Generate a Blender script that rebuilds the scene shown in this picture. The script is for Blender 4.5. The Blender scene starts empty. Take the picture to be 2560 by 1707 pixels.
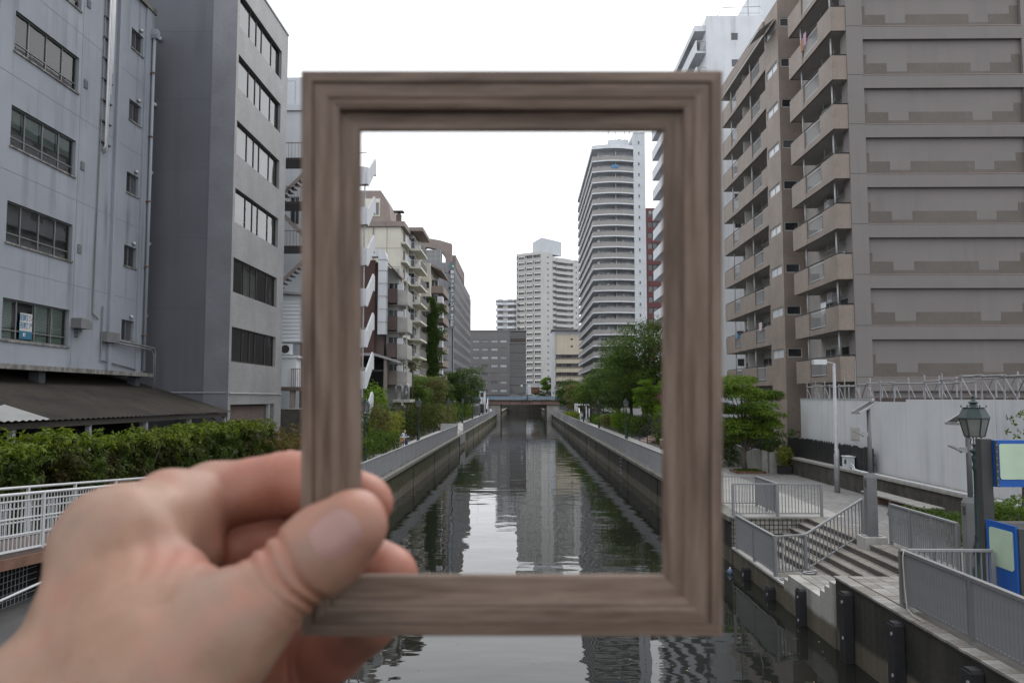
import bpy, math, random
import numpy as np
from mathutils import Vector, Matrix, Euler
random.seed(7); RNG = np.random.default_rng(11)
SC = bpy.context.scene
COL = SC.collection
rad = math.radians
# ------------------------------------------------------------------ camera
CAMZ = 5.6                                   # water surface is z = 0
PITCH, YAW = rad(4.0795), rad(0.8611)
cam = bpy.data.cameras.new('camera'); camo = bpy.data.objects.new('camera', cam); COL.objects.link(camo)
camo.location = (0, 0, CAMZ); camo.rotation_euler = (rad(90) + PITCH, 0, YAW)
cam.sensor_width = 36.0; cam.lens = 36.0 * 1991 / 2560
cam.clip_start = 0.02; cam.clip_end = 3000
cam.dof.use_dof = True; cam.dof.focus_distance = 35.0; cam.dof.aperture_fstop = 19.0
SC.camera = camo
# ------------------------------------------------------------------ overcast sky and veiled sun
SUN_EL, SUN_AZ = rad(50), rad(28)            # azimuth clockwise from +Y (ahead, a little to the right)
w = bpy.data.worlds.new('World'); SC.world = w; w.use_nodes = True
nt = w.node_tree; nt.nodes.clear()
sky = nt.nodes.new('ShaderNodeTexSky'); sky.sky_type = 'NISHITA'; sky.sun_disc = False
sky.sun_elevation = SUN_EL; sky.sun_rotation = SUN_AZ; sky.dust_density = 4.0; sky.air_density = 1.5
bg1 = nt.nodes.new('ShaderNodeBackground'); bg1.inputs['Strength'].default_value = 0.10
nt.links.new(sky.outputs['Color'], bg1.inputs['Color'])
bg2 = nt.nodes.new('ShaderNodeBackground')   # the even cloud layer
bg2.inputs['Color'].default_value = (0.94, 0.965, 1.0, 1); bg2.inputs['Strength'].default_value = 1.25
mx = nt.nodes.new('ShaderNodeMixShader'); mx.inputs['Fac'].default_value = 0.92
nt.links.new(bg1.outputs[0], mx.inputs[1]); nt.links.new(bg2.outputs[0], mx.inputs[2])
wo = nt.nodes.new('ShaderNodeOutputWorld'); nt.links.new(mx.outputs[0], wo.inputs['Surface'])
sl = bpy.data.lights.new('sun', 'SUN'); sl.energy = 1.2; sl.angle = rad(40); sl.color = (1.0, 0.97, 0.93)
so = bpy.data.objects.new('sun', sl); COL.objects.link(so)
sd = Vector((math.sin(SUN_AZ) * math.cos(SUN_EL), math.cos(SUN_AZ) * math.cos(SUN_EL), math.sin(SUN_EL)))
so.rotation_euler = (-sd).to_track_quat('-Z', 'Y').to_euler(); so.location = (40, 60, 120)
vs = SC.view_settings; vs.view_transform = 'Standard'; vs.look = 'None'; vs.gamma = 1.0; vs.exposure = 0.44
vs.use_curve_mapping = False
SC.cycles.max_bounces = 6; SC.cycles.diffuse_bounces = 3; SC.cycles.glossy_bounces = 4
SC.cycles.transparent_max_bounces = 12; SC.cycles.transmission_bounces = 4
SC.cycles.caustics_reflective = False; SC.cycles.caustics_refractive = False
SC.cycles.use_denoising = True
# ------------------------------------------------------------------ mesh helpers
class MB:
    def __init__(s): s.v = []; s.f = []
    def add(s, vs_, fs_):
        n = len(s.v); s.v += [tuple(p) for p in vs_]; s.f += [tuple(i + n for i in f) for f in fs_]; return s
    def quad(s, a, b, c, d): return s.add([a, b, c, d], [(0, 1, 2, 3)])
    def box(s, x0, x1, y0, y1, z0, z1):
        return s.add([(x0,y0,z0),(x1,y0,z0),(x1,y1,z0),(x0,y1,z0),(x0,y0,z1),(x1,y0,z1),(x1,y1,z1),(x0,y1,z1)],
                     [(3,2,1,0),(4,5,6,7),(0,1,5,4),(1,2,6,5),(2,3,7,6),(3,0,4,7)])
    def mbox(s, m, u0, u1, w0, w1, z0, z1):          # box in a facade's own (along, out, up)
        p = [m(u, w_, z) for z in (z0, z1) for (u, w_) in ((u0,w0),(u1,w0),(u1,w1),(u0,w1))]
        return s.add(p, [(3,2,1,0),(4,5,6,7),(0,1,5,4),(1,2,6,5),(2,3,7,6),(3,0,4,7)])
    def prism(s, pts, axis, lo, hi):
        mk = {'x': lambda a, b, c: (c, a, b), 'y': lambda a, b, c: (a, c, b), 'z': lambda a, b, c: (a, b, c)}[axis]
        n = len(pts)
        return s.add([mk(a, b, lo) for a, b in pts] + [mk(a, b, hi) for a, b in pts],
                     [tuple(range(n))[::-1], tuple(range(n, 2*n))] + [(i, (i+1) % n, n + (i+1) % n, n + i) for i in range(n)])
    def bar(s, p0, p1, w_, h_):                        # rectangular bar, h_ is the more upright side
        p0, p1 = Vector(p0), Vector(p1); d = (p1 - p0).normalized()
        up = Vector((0,0,1)) if abs(d.z) < .97 else Vector((0,1,0))
        sd_ = d.cross(up).normalized(); up = sd_.cross(d).normalized()
        c = [(-.5,-.5),(.5,-.5),(.5,.5),(-.5,.5)]
        q = [p + sd_ * (a * w_) + up * (b * h_) for p in (p0, p1) for a, b in c]
        return s.add(q, [(3,2,1,0),(4,5,6,7),(0,1,5,4),(1,2,6,5),(2,3,7,6),(3,0,4,7)])
    def tube(s, pts, r, n=8, cap=True):
        pts = [Vector(p) for p in pts]; k = len(pts)
        rs = r if isinstance(r, (list, tuple)) else [r] * k
        ref = None; rings = []
        for i, p in enumerate(pts):
            d = (pts[min(i+1, k-1)] - pts[max(i-1, 0)]).normalized()
            if ref is None:
                ref = d.orthogonal().normalized()
            ref = (ref - d * ref.dot(d))
            if ref.length < 1e-6: ref = d.orthogonal()
            ref.normalize(); b = d.cross(ref)
            rings.append([p + (ref * math.cos(t) + b * math.sin(t)) * rs[i] for t in [2*math.pi*j/n for j in range(n)]])
        vs_ = [v for rg in rings for v in rg]; fs_ = []
        for i in range(k - 1):
            for j in range(n):
                fs_.append((i*n+j, i*n+(j+1) % n, (i+1)*n+(j+1) % n, (i+1)*n+j))
        if cap: fs_ += [tuple(range(n))[::-1], tuple(range((k-1)*n, k*n))]
        return s.add(vs_, fs_)
    def lathe(s, prof, c=(0,0,0), n=12):
        vs_ = []; fs_ = []
        for r, z in prof:
            for j in range(n):
                t = 2*math.pi*j/n; vs_.append((c[0]+r*math.cos(t), c[1]+r*math.sin(t), c[2]+z))
        k = len(prof)
        for i in range(k-1):
            for j in range(n): fs_.append((i*n+j, i*n+(j+1) % n, (i+1)*n+(j+1) % n, (i+1)*n+j))
        fs_ += [tuple(range(n))[::-1], tuple(range((k-1)*n, k*n))]
        return s.add(vs_, fs_)
    def mesh(s, name, mat, smooth=False):
        me = bpy.data.meshes.new(name); me.from_pydata(s.v, [], s.f); me.update()
        if mat is not None: me.materials.append(mat)
        if smooth: me.polygons.foreach_set('use_smooth', [True] * len(me.polygons)); me.update()
        return me
def tag(o, label=None, cat=None, group=None, kind=None):
    if label: o['label'] = label
    if cat: o['category'] = cat
    if group: o['group'] = group
    if kind: o['kind'] = kind
    return o
def put(name, me, parent=None, loc=(0,0,0), rot=(0,0,0), scale=None):
    o = bpy.data.objects.new(name, me); COL.objects.link(o)
    o.location = loc; o.rotation_euler = rot
    if scale is not None: o.scale = scale if isinstance(scale, tuple) else (scale,)*3
    if parent is not None:
        o.parent = parent; o.matrix_parent_inverse = wm(parent).inverted()
    return o
def wm(o):                                            # the world matrix, without waiting for the depsgraph
    return o.matrix_basis if o.parent is None else wm(o.parent) @ o.matrix_parent_inverse @ o.matrix_basis
def P(name, mb, mat, parent=None, smooth=False):      # a part built in world coordinates
    return put(name, mb.mesh(name, mat, smooth), parent)
def thing(name, label, cat, loc, group=None, rz=0):
    o = put(name, None, None, loc, (0,0,rz)); o.empty_display_size = .3
    return tag(o, label, cat, group)
def struct(name, mb, mat, smooth=False): return tag(P(name, mb, mat, None, smooth), kind='structure')
def dup(root, loc, rz=None, label=None, scale=None):
    r = root.copy(); COL.objects.link(r); r.location = loc
    if rz is not None: r.rotation_euler = (0, 0, rz)
    if scale is not None: r.scale = (scale,)*3
    if label: r['label'] = label
    for ch in list(root.children):
        c = ch.copy(); COL.objects.link(c); c.parent = r; c.matrix_parent_inverse = ch.matrix_parent_inverse
        for g in list(ch.children):
            d = g.copy(); COL.objects.link(d); d.parent = c; d.matrix_parent_inverse = g.matrix_parent_inverse
    return r
def FX(x): return lambda u, w_, z: (x + w_, u, z)      # facade that looks to +X (left bank)
def FXm(x): return lambda u, w_, z: (x - w_, u, z)     # facade that looks to -X (right bank)
def FY(y): return lambda u, w_, z: (u, y - w_, z)      # facade that looks to the bridge
def wallholes(mb, m, u0, u1, z0, z1, holes, depth):
    us = sorted({u0, u1} | {h[0] for h in holes} | {h[1] for h in holes}); zs = sorted({z0, z1} | {h[2] for h in holes} | {h[3] for h in holes})
    for i in range(len(us)-1):
        run = None
        for j in range(len(zs)-1):
            uc, zc = (us[i]+us[i+1])/2, (zs[j]+zs[j+1])/2
            solid = not any(h[0] < uc < h[1] and h[2] < zc < h[3] for h in holes)
            if solid and run is None: run = zs[j]
            if run is not None and (not solid or j == len(zs)-2):
                top = zs[j+1] if solid else zs[j]
                mb.quad(m(us[i],0,run), m(us[i+1],0,run), m(us[i+1],0,top), m(us[i],0,top)); run = None
    for a, b, c, d in holes:
        for p, q in (((a,c),(b,c)), ((b,c),(b,d)), ((b,d),(a,d)), ((a,d),(a,c))):
            mb.quad(m(p[0],0,p[1]), m(q[0],0,q[1]), m(q[0],-depth,q[1]), m(p[0],-depth,p[1]))
    return mb
# ------------------------------------------------------------------ materials
def N(nt_, t, **kw):
    n = nt_.nodes.new(t)
    for k, v in kw.items():
        if k in n.inputs: n.inputs[k].default_value = v
        else: setattr(n, k, v)
    return n
def newmat(name):
    m = bpy.data.materials.new(name); m.use_nodes = True
    b = m.node_tree.nodes['Principled BSDF']; return m, m.node_tree, b
def scl(c, k): return tuple(min(1, x*k) for x in c[:3]) + (1,)
def mixcol(t, fac, a, b, blend='MIX'):
    n = t.nodes.new('ShaderNodeMix'); n.data_type = 'RGBA'; n.blend_type = blend
    for s_, v in ((0, fac), (6, a), (7, b)):
        if isinstance(v, (int, float)): n.inputs[s_].default_value = v
        elif isinstance(v, tuple): n.inputs[s_].default_value = v if len(v) == 4 else v + (1,)
        else: t.links.new(v, n.inputs[s_])
    return n.outputs[2]
def ramp(t, src, p0, p1, c0=(0,0,0,1), c1=(1,1,1,1)):
    r = t.nodes.new('ShaderNodeValToRGB'); e = r.color_ramp.elements
    e[0].position = p0; e[1].position = p1; e[0].color = c0; e[1].color = c1
    t.links.new(src, r.inputs[0]); return r.outputs[0]
def noise(t, coord, scale, detail=4, sc3=None, rough=.55):
    v = coord
    if sc3:
        mp = N(t, 'ShaderNodeMapping'); mp.inputs['Scale'].default_value = sc3; t.links.new(coord, mp.inputs['Vector']); v = mp.outputs[0]
    n = N(t, 'ShaderNodeTexNoise', Scale=scale, Detail=detail, Roughness=rough); t.links.new(v, n.inputs['Vector'])
    return n.outputs['Fac']
def M(name, col, rough=.75, var=.15, scale=1.5, bump=0., bscale=40, streak=0., metal=0., spec=.4, dirt=None, dirtamt=.5):
    m, t, b = newmat(name); tc = N(t, 'ShaderNodeTexCoord').outputs['Object']
    n1 = noise(t, tc, scale, 6)
    c = mixcol(t, ramp(t, n1, .3, .7), scl(col, 1-var), scl(col, 1+var))
    if streak:
        n2 = noise(t, tc, 1.0, 5, (2.2, 2.2, .09)); n3 = noise(t, tc, .35, 3)
        ml = N(t, 'ShaderNodeMath', operation='MULTIPLY'); t.links.new(ramp(t, n2, .5, .72), ml.inputs[0]); t.links.new(ramp(t, n3, .35, .65), ml.inputs[1])
        m2 = N(t, 'ShaderNodeMath', operation='MULTIPLY'); t.links.new(ml.outputs[0], m2.inputs[0]); m2.inputs[1].default_value = streak
        c = mixcol(t, m2.outputs[0], c, scl(col, .35))
    if dirt:
        c = mixcol(t, ramp(t, noise(t, tc, scale*2.3, 8, None, .7), .62 - .25*dirtamt, .80 - .2*dirtamt), c, dirt)
    t.links.new(c, b.inputs['Base Color'])
    b.inputs['Roughness'].default_value = rough; b.inputs['Metallic'].default_value = metal; b.inputs['Specular IOR Level'].default_value = spec
    if bump:
        bp = N(t, 'ShaderNodeBump', Strength=bump, Distance=.02); t.links.new(noise(t, tc, bscale, 5), bp.inputs['Height']); t.links.new(bp.outputs[0], b.inputs['Normal'])
    return m
def Mtile(name, col, mortar, w_, h_, var=.12, ms=.02, rough=.6, offset=.5, flat=False, streak=.25):
    m, t, b = newmat(name); tc = N(t, 'ShaderNodeTexCoord').outputs['Object']
    sx = N(t, 'ShaderNodeSeparateXYZ'); t.links.new(tc, sx.inputs[0]); cb = N(t, 'ShaderNodeCombineXYZ')
    if flat: t.links.new(sx.outputs[0], cb.inputs[0]); t.links.new(sx.outputs[1], cb.inputs[1])
    else:
        ad = N(t, 'ShaderNodeMath', operation='ADD'); t.links.new(sx.outputs[0], ad.inputs[0]); t.links.new(sx.outputs[1], ad.inputs[1])
        t.links.new(ad.outputs[0], cb.inputs[0]); t.links.new(sx.outputs[2], cb.inputs[1])
    br = N(t, 'ShaderNodeTexBrick', offset=offset); br.inputs['Scale'].default_value = 1.0
    br.inputs['Brick Width'].default_value = w_; br.inputs['Row Height'].default_value = h_; br.inputs['Mortar Size'].default_value = ms; br.inputs['Mortar Smooth'].default_value = .1
    br.inputs['Color1'].default_value = scl(col, 1-var); br.inputs['Color2'].default_value = scl(col, 1+var); br.inputs['Mortar'].default_value = scl(mortar, 1)
    t.links.new(cb.outputs[0], br.inputs['Vector'])
    c = mixcol(t, 1.0, br.outputs['Color'], mixcol(t, ramp(t, noise(t, tc, .6, 6), .3, .7), (.82,.82,.82,1), (1.1,1.1,1.1,1)), 'MULTIPLY')
    if streak: c = mixcol(t, mixcol(t, 1.0, ramp(t, noise(t, tc, 1, 5, (1.7,1.7,.08)), .52, .8), scl((streak,)*3, 1), 'MULTIPLY'), c, scl(col, .45))
    t.links.new(c, b.inputs['Base Color']); b.inputs['Roughness'].default_value = rough
    bp = N(t, 'ShaderNodeBump', Strength=.35, Distance=.01); bp.invert = True
    t.links.new(br.outputs['Fac'], bp.inputs['Height']); t.links.new(bp.outputs[0], b.inputs['Normal'])
    return m
def Mglass(name, tint, ior=1.75):                     # clear pane: see-through with real reflections
    m = bpy.data.materials.new(name); m.use_nodes = True; t = m.node_tree; t.nodes.clear()
    o = N(t, 'ShaderNodeOutputMaterial'); tr = N(t, 'ShaderNodeBsdfTransparent'); tr.inputs[0].default_value = tint + (1,)
    gl = N(t, 'ShaderNodeBsdfGlossy', Roughness=.02); fr = N(t, 'ShaderNodeFresnel', IOR=ior)
    tc = N(t, 'ShaderNodeTexCoord').outputs['Object']
    bp = N(t, 'ShaderNodeBump', Strength=.05, Distance=.05); t.links.new(noise(t, tc, .9, 1), bp.inputs['Height'])
    t.links.new(bp.outputs[0], gl.inputs['Normal'])
    mxs = N(t, 'ShaderNodeMixShader'); t.links.new(fr.outputs[0], mxs.inputs[0]); t.links.new(tr.outputs[0], mxs.inputs[1]); t.links.new(gl.outputs[0], mxs.inputs[2])
    t.links.new(mxs.outputs[0], o.inputs[0]); return m
def Mdark(name, col, rough=.06, spec=.8):             # distant window: dark room behind a shiny pane
    m, t, b = newmat(name); tc = N(t, 'ShaderNodeTexCoord').outputs['Object']
    oi = N(t, 'ShaderNodeObjectInfo')
    c = mixcol(t, ramp(t, oi.outputs['Random'], .35, .9), scl(col, .6), scl(col, 2.4)); t.links.new(c, b.inputs['Base Color'])
    b.inputs['Roughness'].default_value = rough; b.inputs['Specular IOR Level'].default_value = spec; return m
def Mleaf(name, c1, c2, c3=None, trans=.35):
    m = bpy.data.materials.new(name); m.use_nodes = True; t = m.node_tree; t.nodes.clear()
    o = N(t, 'ShaderNodeOutputMaterial'); g = N(t, 'ShaderNodeNewGeometry'); tc = N(t, 'ShaderNodeTexCoord').outputs['Object']
    c = mixcol(t, g.outputs['Random Per Island'], scl(c1, 1), scl(c2, 1))
    if c3: c = mixcol(t, ramp(t, noise(t, tc, .55, 4), .48, .62), c, c3)
    d = N(t, 'ShaderNodeBsdfPrincipled', Roughness=.6); d.inputs['Specular IOR Level'].default_value = .12; t.links.new(c, d.inputs['Base Color'])
    tr = N(t, 'ShaderNodeBsdfTranslucent'); t.links.new(mixcol(t, 1.0, c, (1.2,1.25,.6,1), 'MULTIPLY'), tr.inputs[0])
    mxs = N(t, 'ShaderNodeMixShader'); mxs.inputs[0].default_value = trans
    t.links.new(d.outputs[0], mxs.inputs[1]); t.links.new(tr.outputs[0], mxs.inputs[2]); t.links.new(mxs.outputs[0], o.inputs[0]); return m
def Mwater():
    m, t, b = newmat('water'); tc = N(t, 'ShaderNodeTexCoord').outputs['Object']
    b.inputs['Base Color'].default_value = (.012,.013,.011,1); b.inputs['Roughness'].default_value = .015; b.inputs['IOR'].default_value = 1.33; b.inputs['Specular IOR Level'].default_value = .5
    a = noise(t, tc, 1.0, 2, (.34, .62, 1), .4); bb = noise(t, tc, 1.0, 2, (1.0, 2.8, 1), .5); cc = noise(t, tc, .11, 2)
    s1 = N(t, 'ShaderNodeMath', operation='MULTIPLY_ADD'); t.links.new(bb, s1.inputs[0]); s1.inputs[1].default_value = .11; t.links.new(a, s1.inputs[2])
    bp = N(t, 'ShaderNodeBump', Distance=.05); t.links.new(s1.outputs[0], bp.inputs['Height'])
    ms = N(t, 'ShaderNodeMapRange'); ms.inputs[1].default_value = .35; ms.inputs[2].default_value = .65; ms.inputs[3].default_value = .22; ms.inputs[4].default_value = .60
    t.links.new(cc, ms.inputs[0]); t.links.new(ms.outputs[0], bp.inputs['Strength']); t.links.new(bp.outputs[0], b.inputs['Normal'])
    return m
def Mquay(name):                                       # stained canal concrete: algae above, paler tide band below
    m, t, b = newmat(name); tc = N(t, 'ShaderNodeTexCoord').outputs['Object']
    sx = N(t, 'ShaderNodeSeparateXYZ'); t.links.new(tc, sx.inputs[0])
    n1 = noise(t, tc, .8, 6); n2 = noise(t, tc, 1.2, 5, (1, 1.6, .12))
    pale = name == 'quay_pale'
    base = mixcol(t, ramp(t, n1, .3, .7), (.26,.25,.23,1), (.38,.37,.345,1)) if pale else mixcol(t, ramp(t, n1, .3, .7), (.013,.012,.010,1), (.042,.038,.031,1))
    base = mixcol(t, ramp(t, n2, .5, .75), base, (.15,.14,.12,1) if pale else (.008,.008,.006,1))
    moss = mixcol(t, ramp(t, noise(t, tc, 3.0, 6), .4, .6), (.020,.024,.007,1), (.050,.050,.014,1))
    a = N(t, 'ShaderNodeMath', operation='MULTIPLY_ADD'); t.links.new(noise(t, tc, .5, 5, (1, 1.5, .4)), a.inputs[0]); a.inputs[1].default_value = 1.6; t.links.new(sx.outputs[2], a.inputs[2])
    c = mixcol(t, ramp(t, a.outputs[0], .55, .9), base, moss) if name == 'quay_moss' else base
    a2 = N(t, 'ShaderNodeMath', operation='MULTIPLY_ADD'); t.links.new(n1, a2.inputs[0]); a2.inputs[1].default_value = .35; t.links.new(sx.outputs[2], a2.inputs[2])
    mr = N(t, 'ShaderNodeMapRange'); mr.inputs[1].default_value = .74; mr.inputs[2].default_value = .62; t.links.new(a2.outputs[0], mr.inputs[0])
    c = mixcol(t, mr.outputs[0], c, mixcol(t, ramp(t, n2, .4, .7), (.13,.112,.083,1), (.075,.065,.047,1)))
    t.links.new(c, b.inputs['Base Color']); b.inputs['Roughness'].default_value = .8
    bp = N(t, 'ShaderNodeBump', Strength=.5, Distance=.03); t.links.new(noise(t, tc, 9, 6), bp.inputs['Height']); t.links.new(bp.outputs[0], b.inputs['Normal'])
    return m
MT = {}
MT['asphalt'] = M('asphalt', (.055,.055,.056), .9, .2, .8, .3, 60)
MT['paving'] = Mtile('paving', (.225,.218,.21), (.075,.07,.066), .2, .2, .16, .012, .85, 0, True, 0)
MT['paving_far'] = M('paving_far', (.30,.29,.275), .85, .15, .7, .1, 30)
MT['paver_a'] = M('paver_a', (.235,.225,.21), .85, .2, 2.5, .25, 50, dirt=(.13,.12,.1,1), dirtamt=.4)
MT['paver_b'] = M('paver_b', (.275,.265,.25), .85, .2, 2.5, .25, 50, dirt=(.16,.15,.13,1), dirtamt=.3)
MT['paver_c'] = M('paver_c', (.195,.18,.16), .85, .22, 2.5, .25, 50, dirt=(.1,.09,.075,1), dirtamt=.5)
MT['joint'] = M('joint', (.06,.055,.05), .95, .2, 3)
MT['concrete'] = M('concrete', (.30,.29,.27), .85, .18, 1.2, .3, 35, .6, dirt=(.14,.13,.11,1), dirtamt=.3)
MT['tower_wall'] = M('tower_wall', (.36,.37,.385), .85, .05, .2, 0, 40, .3)
MT['tower_parapet'] = M('tower_parapet', (.275,.262,.257), .7, .05, .5)
MT['concrete_pale'] = M('concrete_pale', (.40,.39,.37), .85, .12, 1.5, .25, 40, .5)
MT['concrete_dark'] = M('concrete_dark', (.075,.069,.06), .9, .35, 1.1, .4, 25, .7, dirt=(.035,.033,.028,1), dirtamt=.6)
MT['quay'] = Mquay('quay'); MT['quay_pale'] = Mquay('quay_pale'); MT['quay_moss'] = Mquay('quay_moss')
MT['water'] = Mwater()
MT['steel'] = M('steel', (.235,.24,.25), .5, .08, 2, 0, 40, .25, .15)
MT['steel_near'] = M('steel_near', (.165,.165,.17), .55, .10, 2, 0, 40, .5, .05)
MT['steel_dull'] = M('steel_dull', (.31,.315,.33), .55, .08, 2, 0, 40, .3, .05)
MT['white_metal'] = M('white_metal', (.43,.44,.45), .5, .06, 2, 0, 40, .2)
MT['galv'] = M('galv', (.33,.33,.345), .5, .15, 4, 0, 40, .2, .3)
MT['coping'] = M('coping', (.17,.165,.15), .85, .2, 1.2, .3, 35, .6, dirt=(.07,.065,.05,1), dirtamt=.5)
MT['black_metal'] = M('black_metal', (.022,.022,.024), .5, .15, 3)
MT['rubber'] = M('rubber', (.018,.018,.02), .75, .2, 6, .2, 60)
MT['lamp_green'] = M('lamp_green', (.022,.040,.040), .5, .15, 5, .15, 40)
MT['lamp_glass'] = M('lamp_glass', (.17,.17,.155), .3, .1, 6)
MT['blue_stucco'] = M('blue_stucco', (.235,.252,.285), .85, .08, .5, .25, 55, .8)
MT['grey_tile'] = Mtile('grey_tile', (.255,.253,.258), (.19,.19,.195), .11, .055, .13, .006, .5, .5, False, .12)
MT['grey_paint_shaded'] = M('grey_paint_shaded', (.098,.102,.117), .8, .07, .4, .15, 60, .4)  # base kept dark to stand in for shade on the bridge-facing side wall
MT['white_wall'] = M('white_wall', (.60,.62,.65), .8, .06, .5, .1, 50, .35)
MT['pale_blue_wall'] = M('pale_blue_wall', (.49,.515,.54), .8, .05, .3, 0, 40, .25)
MT['cream'] = M('cream', (.55,.53,.46), .85, .07, .4, 0, 40, .4)
MT['beige'] = M('beige', (.56,.50,.40), .85, .06, .4, 0, 40, .3)
MT['brown_tile'] = Mtile('brown_tile', (.25,.200,.167), (.18,.148,.126), .10, .05, .10, .005, .6, 0, False, .2)
MT['brown_tile_far'] = Mtile('brown_tile_far', (.225,.18,.152), (.16,.13,.113), .10, .05, .10, .005, .6, 0, False, .25)
MT['mauve_wall_shaded'] = M('mauve_wall_shaded', (.190,.173,.168), .85, .05, .4, .15, 60, .2)  # darkened so the bridge-facing end wall carries its shade in the colour
MT['soffit'] = M('soffit', (.42,.40,.38), .9, .08, .6, 0, 40, .3)
MT['taupe'] = M('taupe', (.235,.195,.178), .85, .1, .5, 0, 40, .4)
MT['dark_brown'] = M('dark_brown', (.10,.075,.068), .8, .15, .7, 0, 40, .3)
MT['red_brown'] = M('red_brown', (.085,.046,.040), .75, .15, .7, 0, 40, .3)
MT['end_tile_shaded'] = Mtile('end_tile_shaded', (.122,.102,.088), (.09,.078,.07), .10, .05, .10, .005, .6, 0, False, .2)  # darker copy of the brown tile, with the end wall's shade painted in
MT['light_grey_wall'] = M('light_grey_wall', (.48,.475,.465), .85, .05, .2, 0, 40, .3)
MT['office_grey'] = M('office_grey', (.165,.160,.160), .8, .07, .2, 0, 40, .2)
MT['hotel_grey'] = M('hotel_grey', (.20,.20,.215), .75, .06, .3, 0, 40, .2)
MT['brick_red'] = M('brick_red', (.15,.06,.062), .8, .12, .4)
MT['girder'] = M('girder', (.19,.125,.105), .7, .15, .6, 0, 40, .5)
MT['blue_rail'] = M('blue_rail', (.19,.25,.32), .55, .2, .5)
MT['alu'] = M('alu', (.38,.39,.40), .45, .08, 3, 0, 40, .3, .3)
MT['bronze'] = M('bronze', (.17,.17,.172), .5, .1, 3, 0, 40, .3, .2)
MT['stained'] = M('stained', (.20,.195,.185), .9, .3, 1.5, .3, 30, 1.0, dirt=(.05,.042,.033,1), dirtamt=.7)
MT['scaffold'] = M('scaffold', (.24,.235,.245), .5, .25, 5, 0, 40, .2, .2)
MT['dark_frame'] = M('dark_frame', (.045,.038,.034), .5, .1, 4)
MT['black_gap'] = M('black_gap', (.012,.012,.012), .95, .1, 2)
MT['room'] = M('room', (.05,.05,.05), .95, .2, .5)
MT['blind_green'] = M('blind_green', (.50,.60,.55), .8, .06, 1)
MT['blind_white'] = M('blind_white', (.72,.73,.71), .8, .06, 1)
MT['glass'] = Mglass('glass', (.80,.85,.82))
MT['coated_glass'] = Mglass('coated_glass', (.75,.8,.78), 2.7)
MT['dark_glass'] = Mdark('dark_glass', (.035,.037,.042))
MT['pale_glass'] = Mdark('pale_glass', (.20,.21,.22), .15)
MT['frost'] = M('frost', (.50,.52,.53), .3, .08, 3)
MT['moss_roof'] = M('moss_roof', (.024,.020,.0155), .95, .35, .5, .3, 30, .4, dirt=(.012,.010,.008,1), dirtamt=.5)
MT['pale_sheet'] = M('pale_sheet', (.22,.225,.22), .6, .1, .8, 0, 40, .4)
MT['rust'] = M('rust', (.16,.085,.06), .85, .3, 2)
MT['hoarding'] = M('hoarding', (.55,.56,.58), .5, .07, .5, 0, 40, .38)
MT['sign_blue'] = M('sign_blue', (.012,.09,.36), .4, .08, 1)
MT['sign_pale'] = M('sign_pale', (.42,.53,.40), .5, .08, 2.5)
MT['sign_dark'] = M('sign_dark', (.05,.05,.05), .6, .1, 2)
MT['bark'] = M('bark', (.10,.085,.07), .95, .3, 6, .6, 20)
MT['soil'] = M('soil', (.06,.05,.035), .95, .3, 3, .4, 20)
MT['wood_bench'] = M('wood_bench', (.19,.125,.095), .8, .25, 4, .2, 30)
MT['stone_step'] = M('stone_step', (.27,.20,.165), .85, .15, 2, .2, 30)
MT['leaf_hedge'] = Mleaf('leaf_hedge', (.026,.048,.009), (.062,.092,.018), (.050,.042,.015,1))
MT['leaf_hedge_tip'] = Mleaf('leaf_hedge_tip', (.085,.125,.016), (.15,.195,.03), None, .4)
MT['leaf_maple'] = Mleaf('leaf_maple', (.078,.130,.018), (.155,.225,.036), (.055,.095,.015,1), .4)
MT['leaf_dark'] = Mleaf('leaf_dark', (.028,.057,.013), (.072,.115,.027), None, .3)
MT['leaf_mid'] = Mleaf('leaf_mid', (.048,.088,.015), (.11,.165,.033), (.036,.066,.013,1), .35)
MT['leaf_bright'] = Mleaf('leaf_bright', (.085,.155,.018), (.155,.245,.032), None, .45)
MT['leaf_olive'] = Mleaf('leaf_olive', (.085,.105,.035), (.15,.165,.06), (.11,.085,.045,1), .35)
MT['leaf_red'] = Mleaf('leaf_red', (.15,.075,.035), (.11,.13,.04), None, .35)
MT['leaf_yellow'] = Mleaf('leaf_yellow', (.17,.20,.04), (.24,.25,.06), None, .4)
# ------------------------------------------------------------------ ground, water, canal walls
WK = 1.6                                               # walkway level
g = MB()
for (x0, x1, y0, y1) in ((-700,-7.45,-60,1500), (7.45,700,27.45,1500), (10.05,700,-60,27.45), (-7.45,7.45,331.4,1500)):
    g.quad((x0,y0,WK), (x1,y0,WK), (x1,y1,WK), (x0,y1,WK))
struct('ground', g, MT['asphalt'])
struct('canal_water', MB().quad((-30,-60,0), (30,-60,0), (30,332,0), (-30,332,0)), MT['water'])
struct('canal_bed', MB().quad((-30,-60,-1.6), (30,-60,-1.6), (30,332,-1.6), (-30,332,-1.6)), MT['soil'])
struct('path', MB().quad((-10.6,24,WK+.004), (-7.45,24,WK+.004), (-7.45,203,WK+.004), (-10.6,203,WK+.004)), MT['paving_far'])
struct('pavement', MB().quad((7.45,27.45,WK+.004), (10.9,27.45,WK+.004), (10.9,203,WK+.004), (7.45,203,WK+.004)), MT['paving_far'])
struct('plaza', MB().add([(10.9,27.45,WK+.005),(14.2,27.45,WK+.005),(14.2,58,WK+.005),(10.9,58,WK+.005),(10.05,9,WK+.005),(14.2,9,WK+.005),(14.2,27.45,WK+.005),(10.05,27.45,WK+.005)], [(0,1,2,3),(4,5,6,7)]), MT['paving'])
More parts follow.
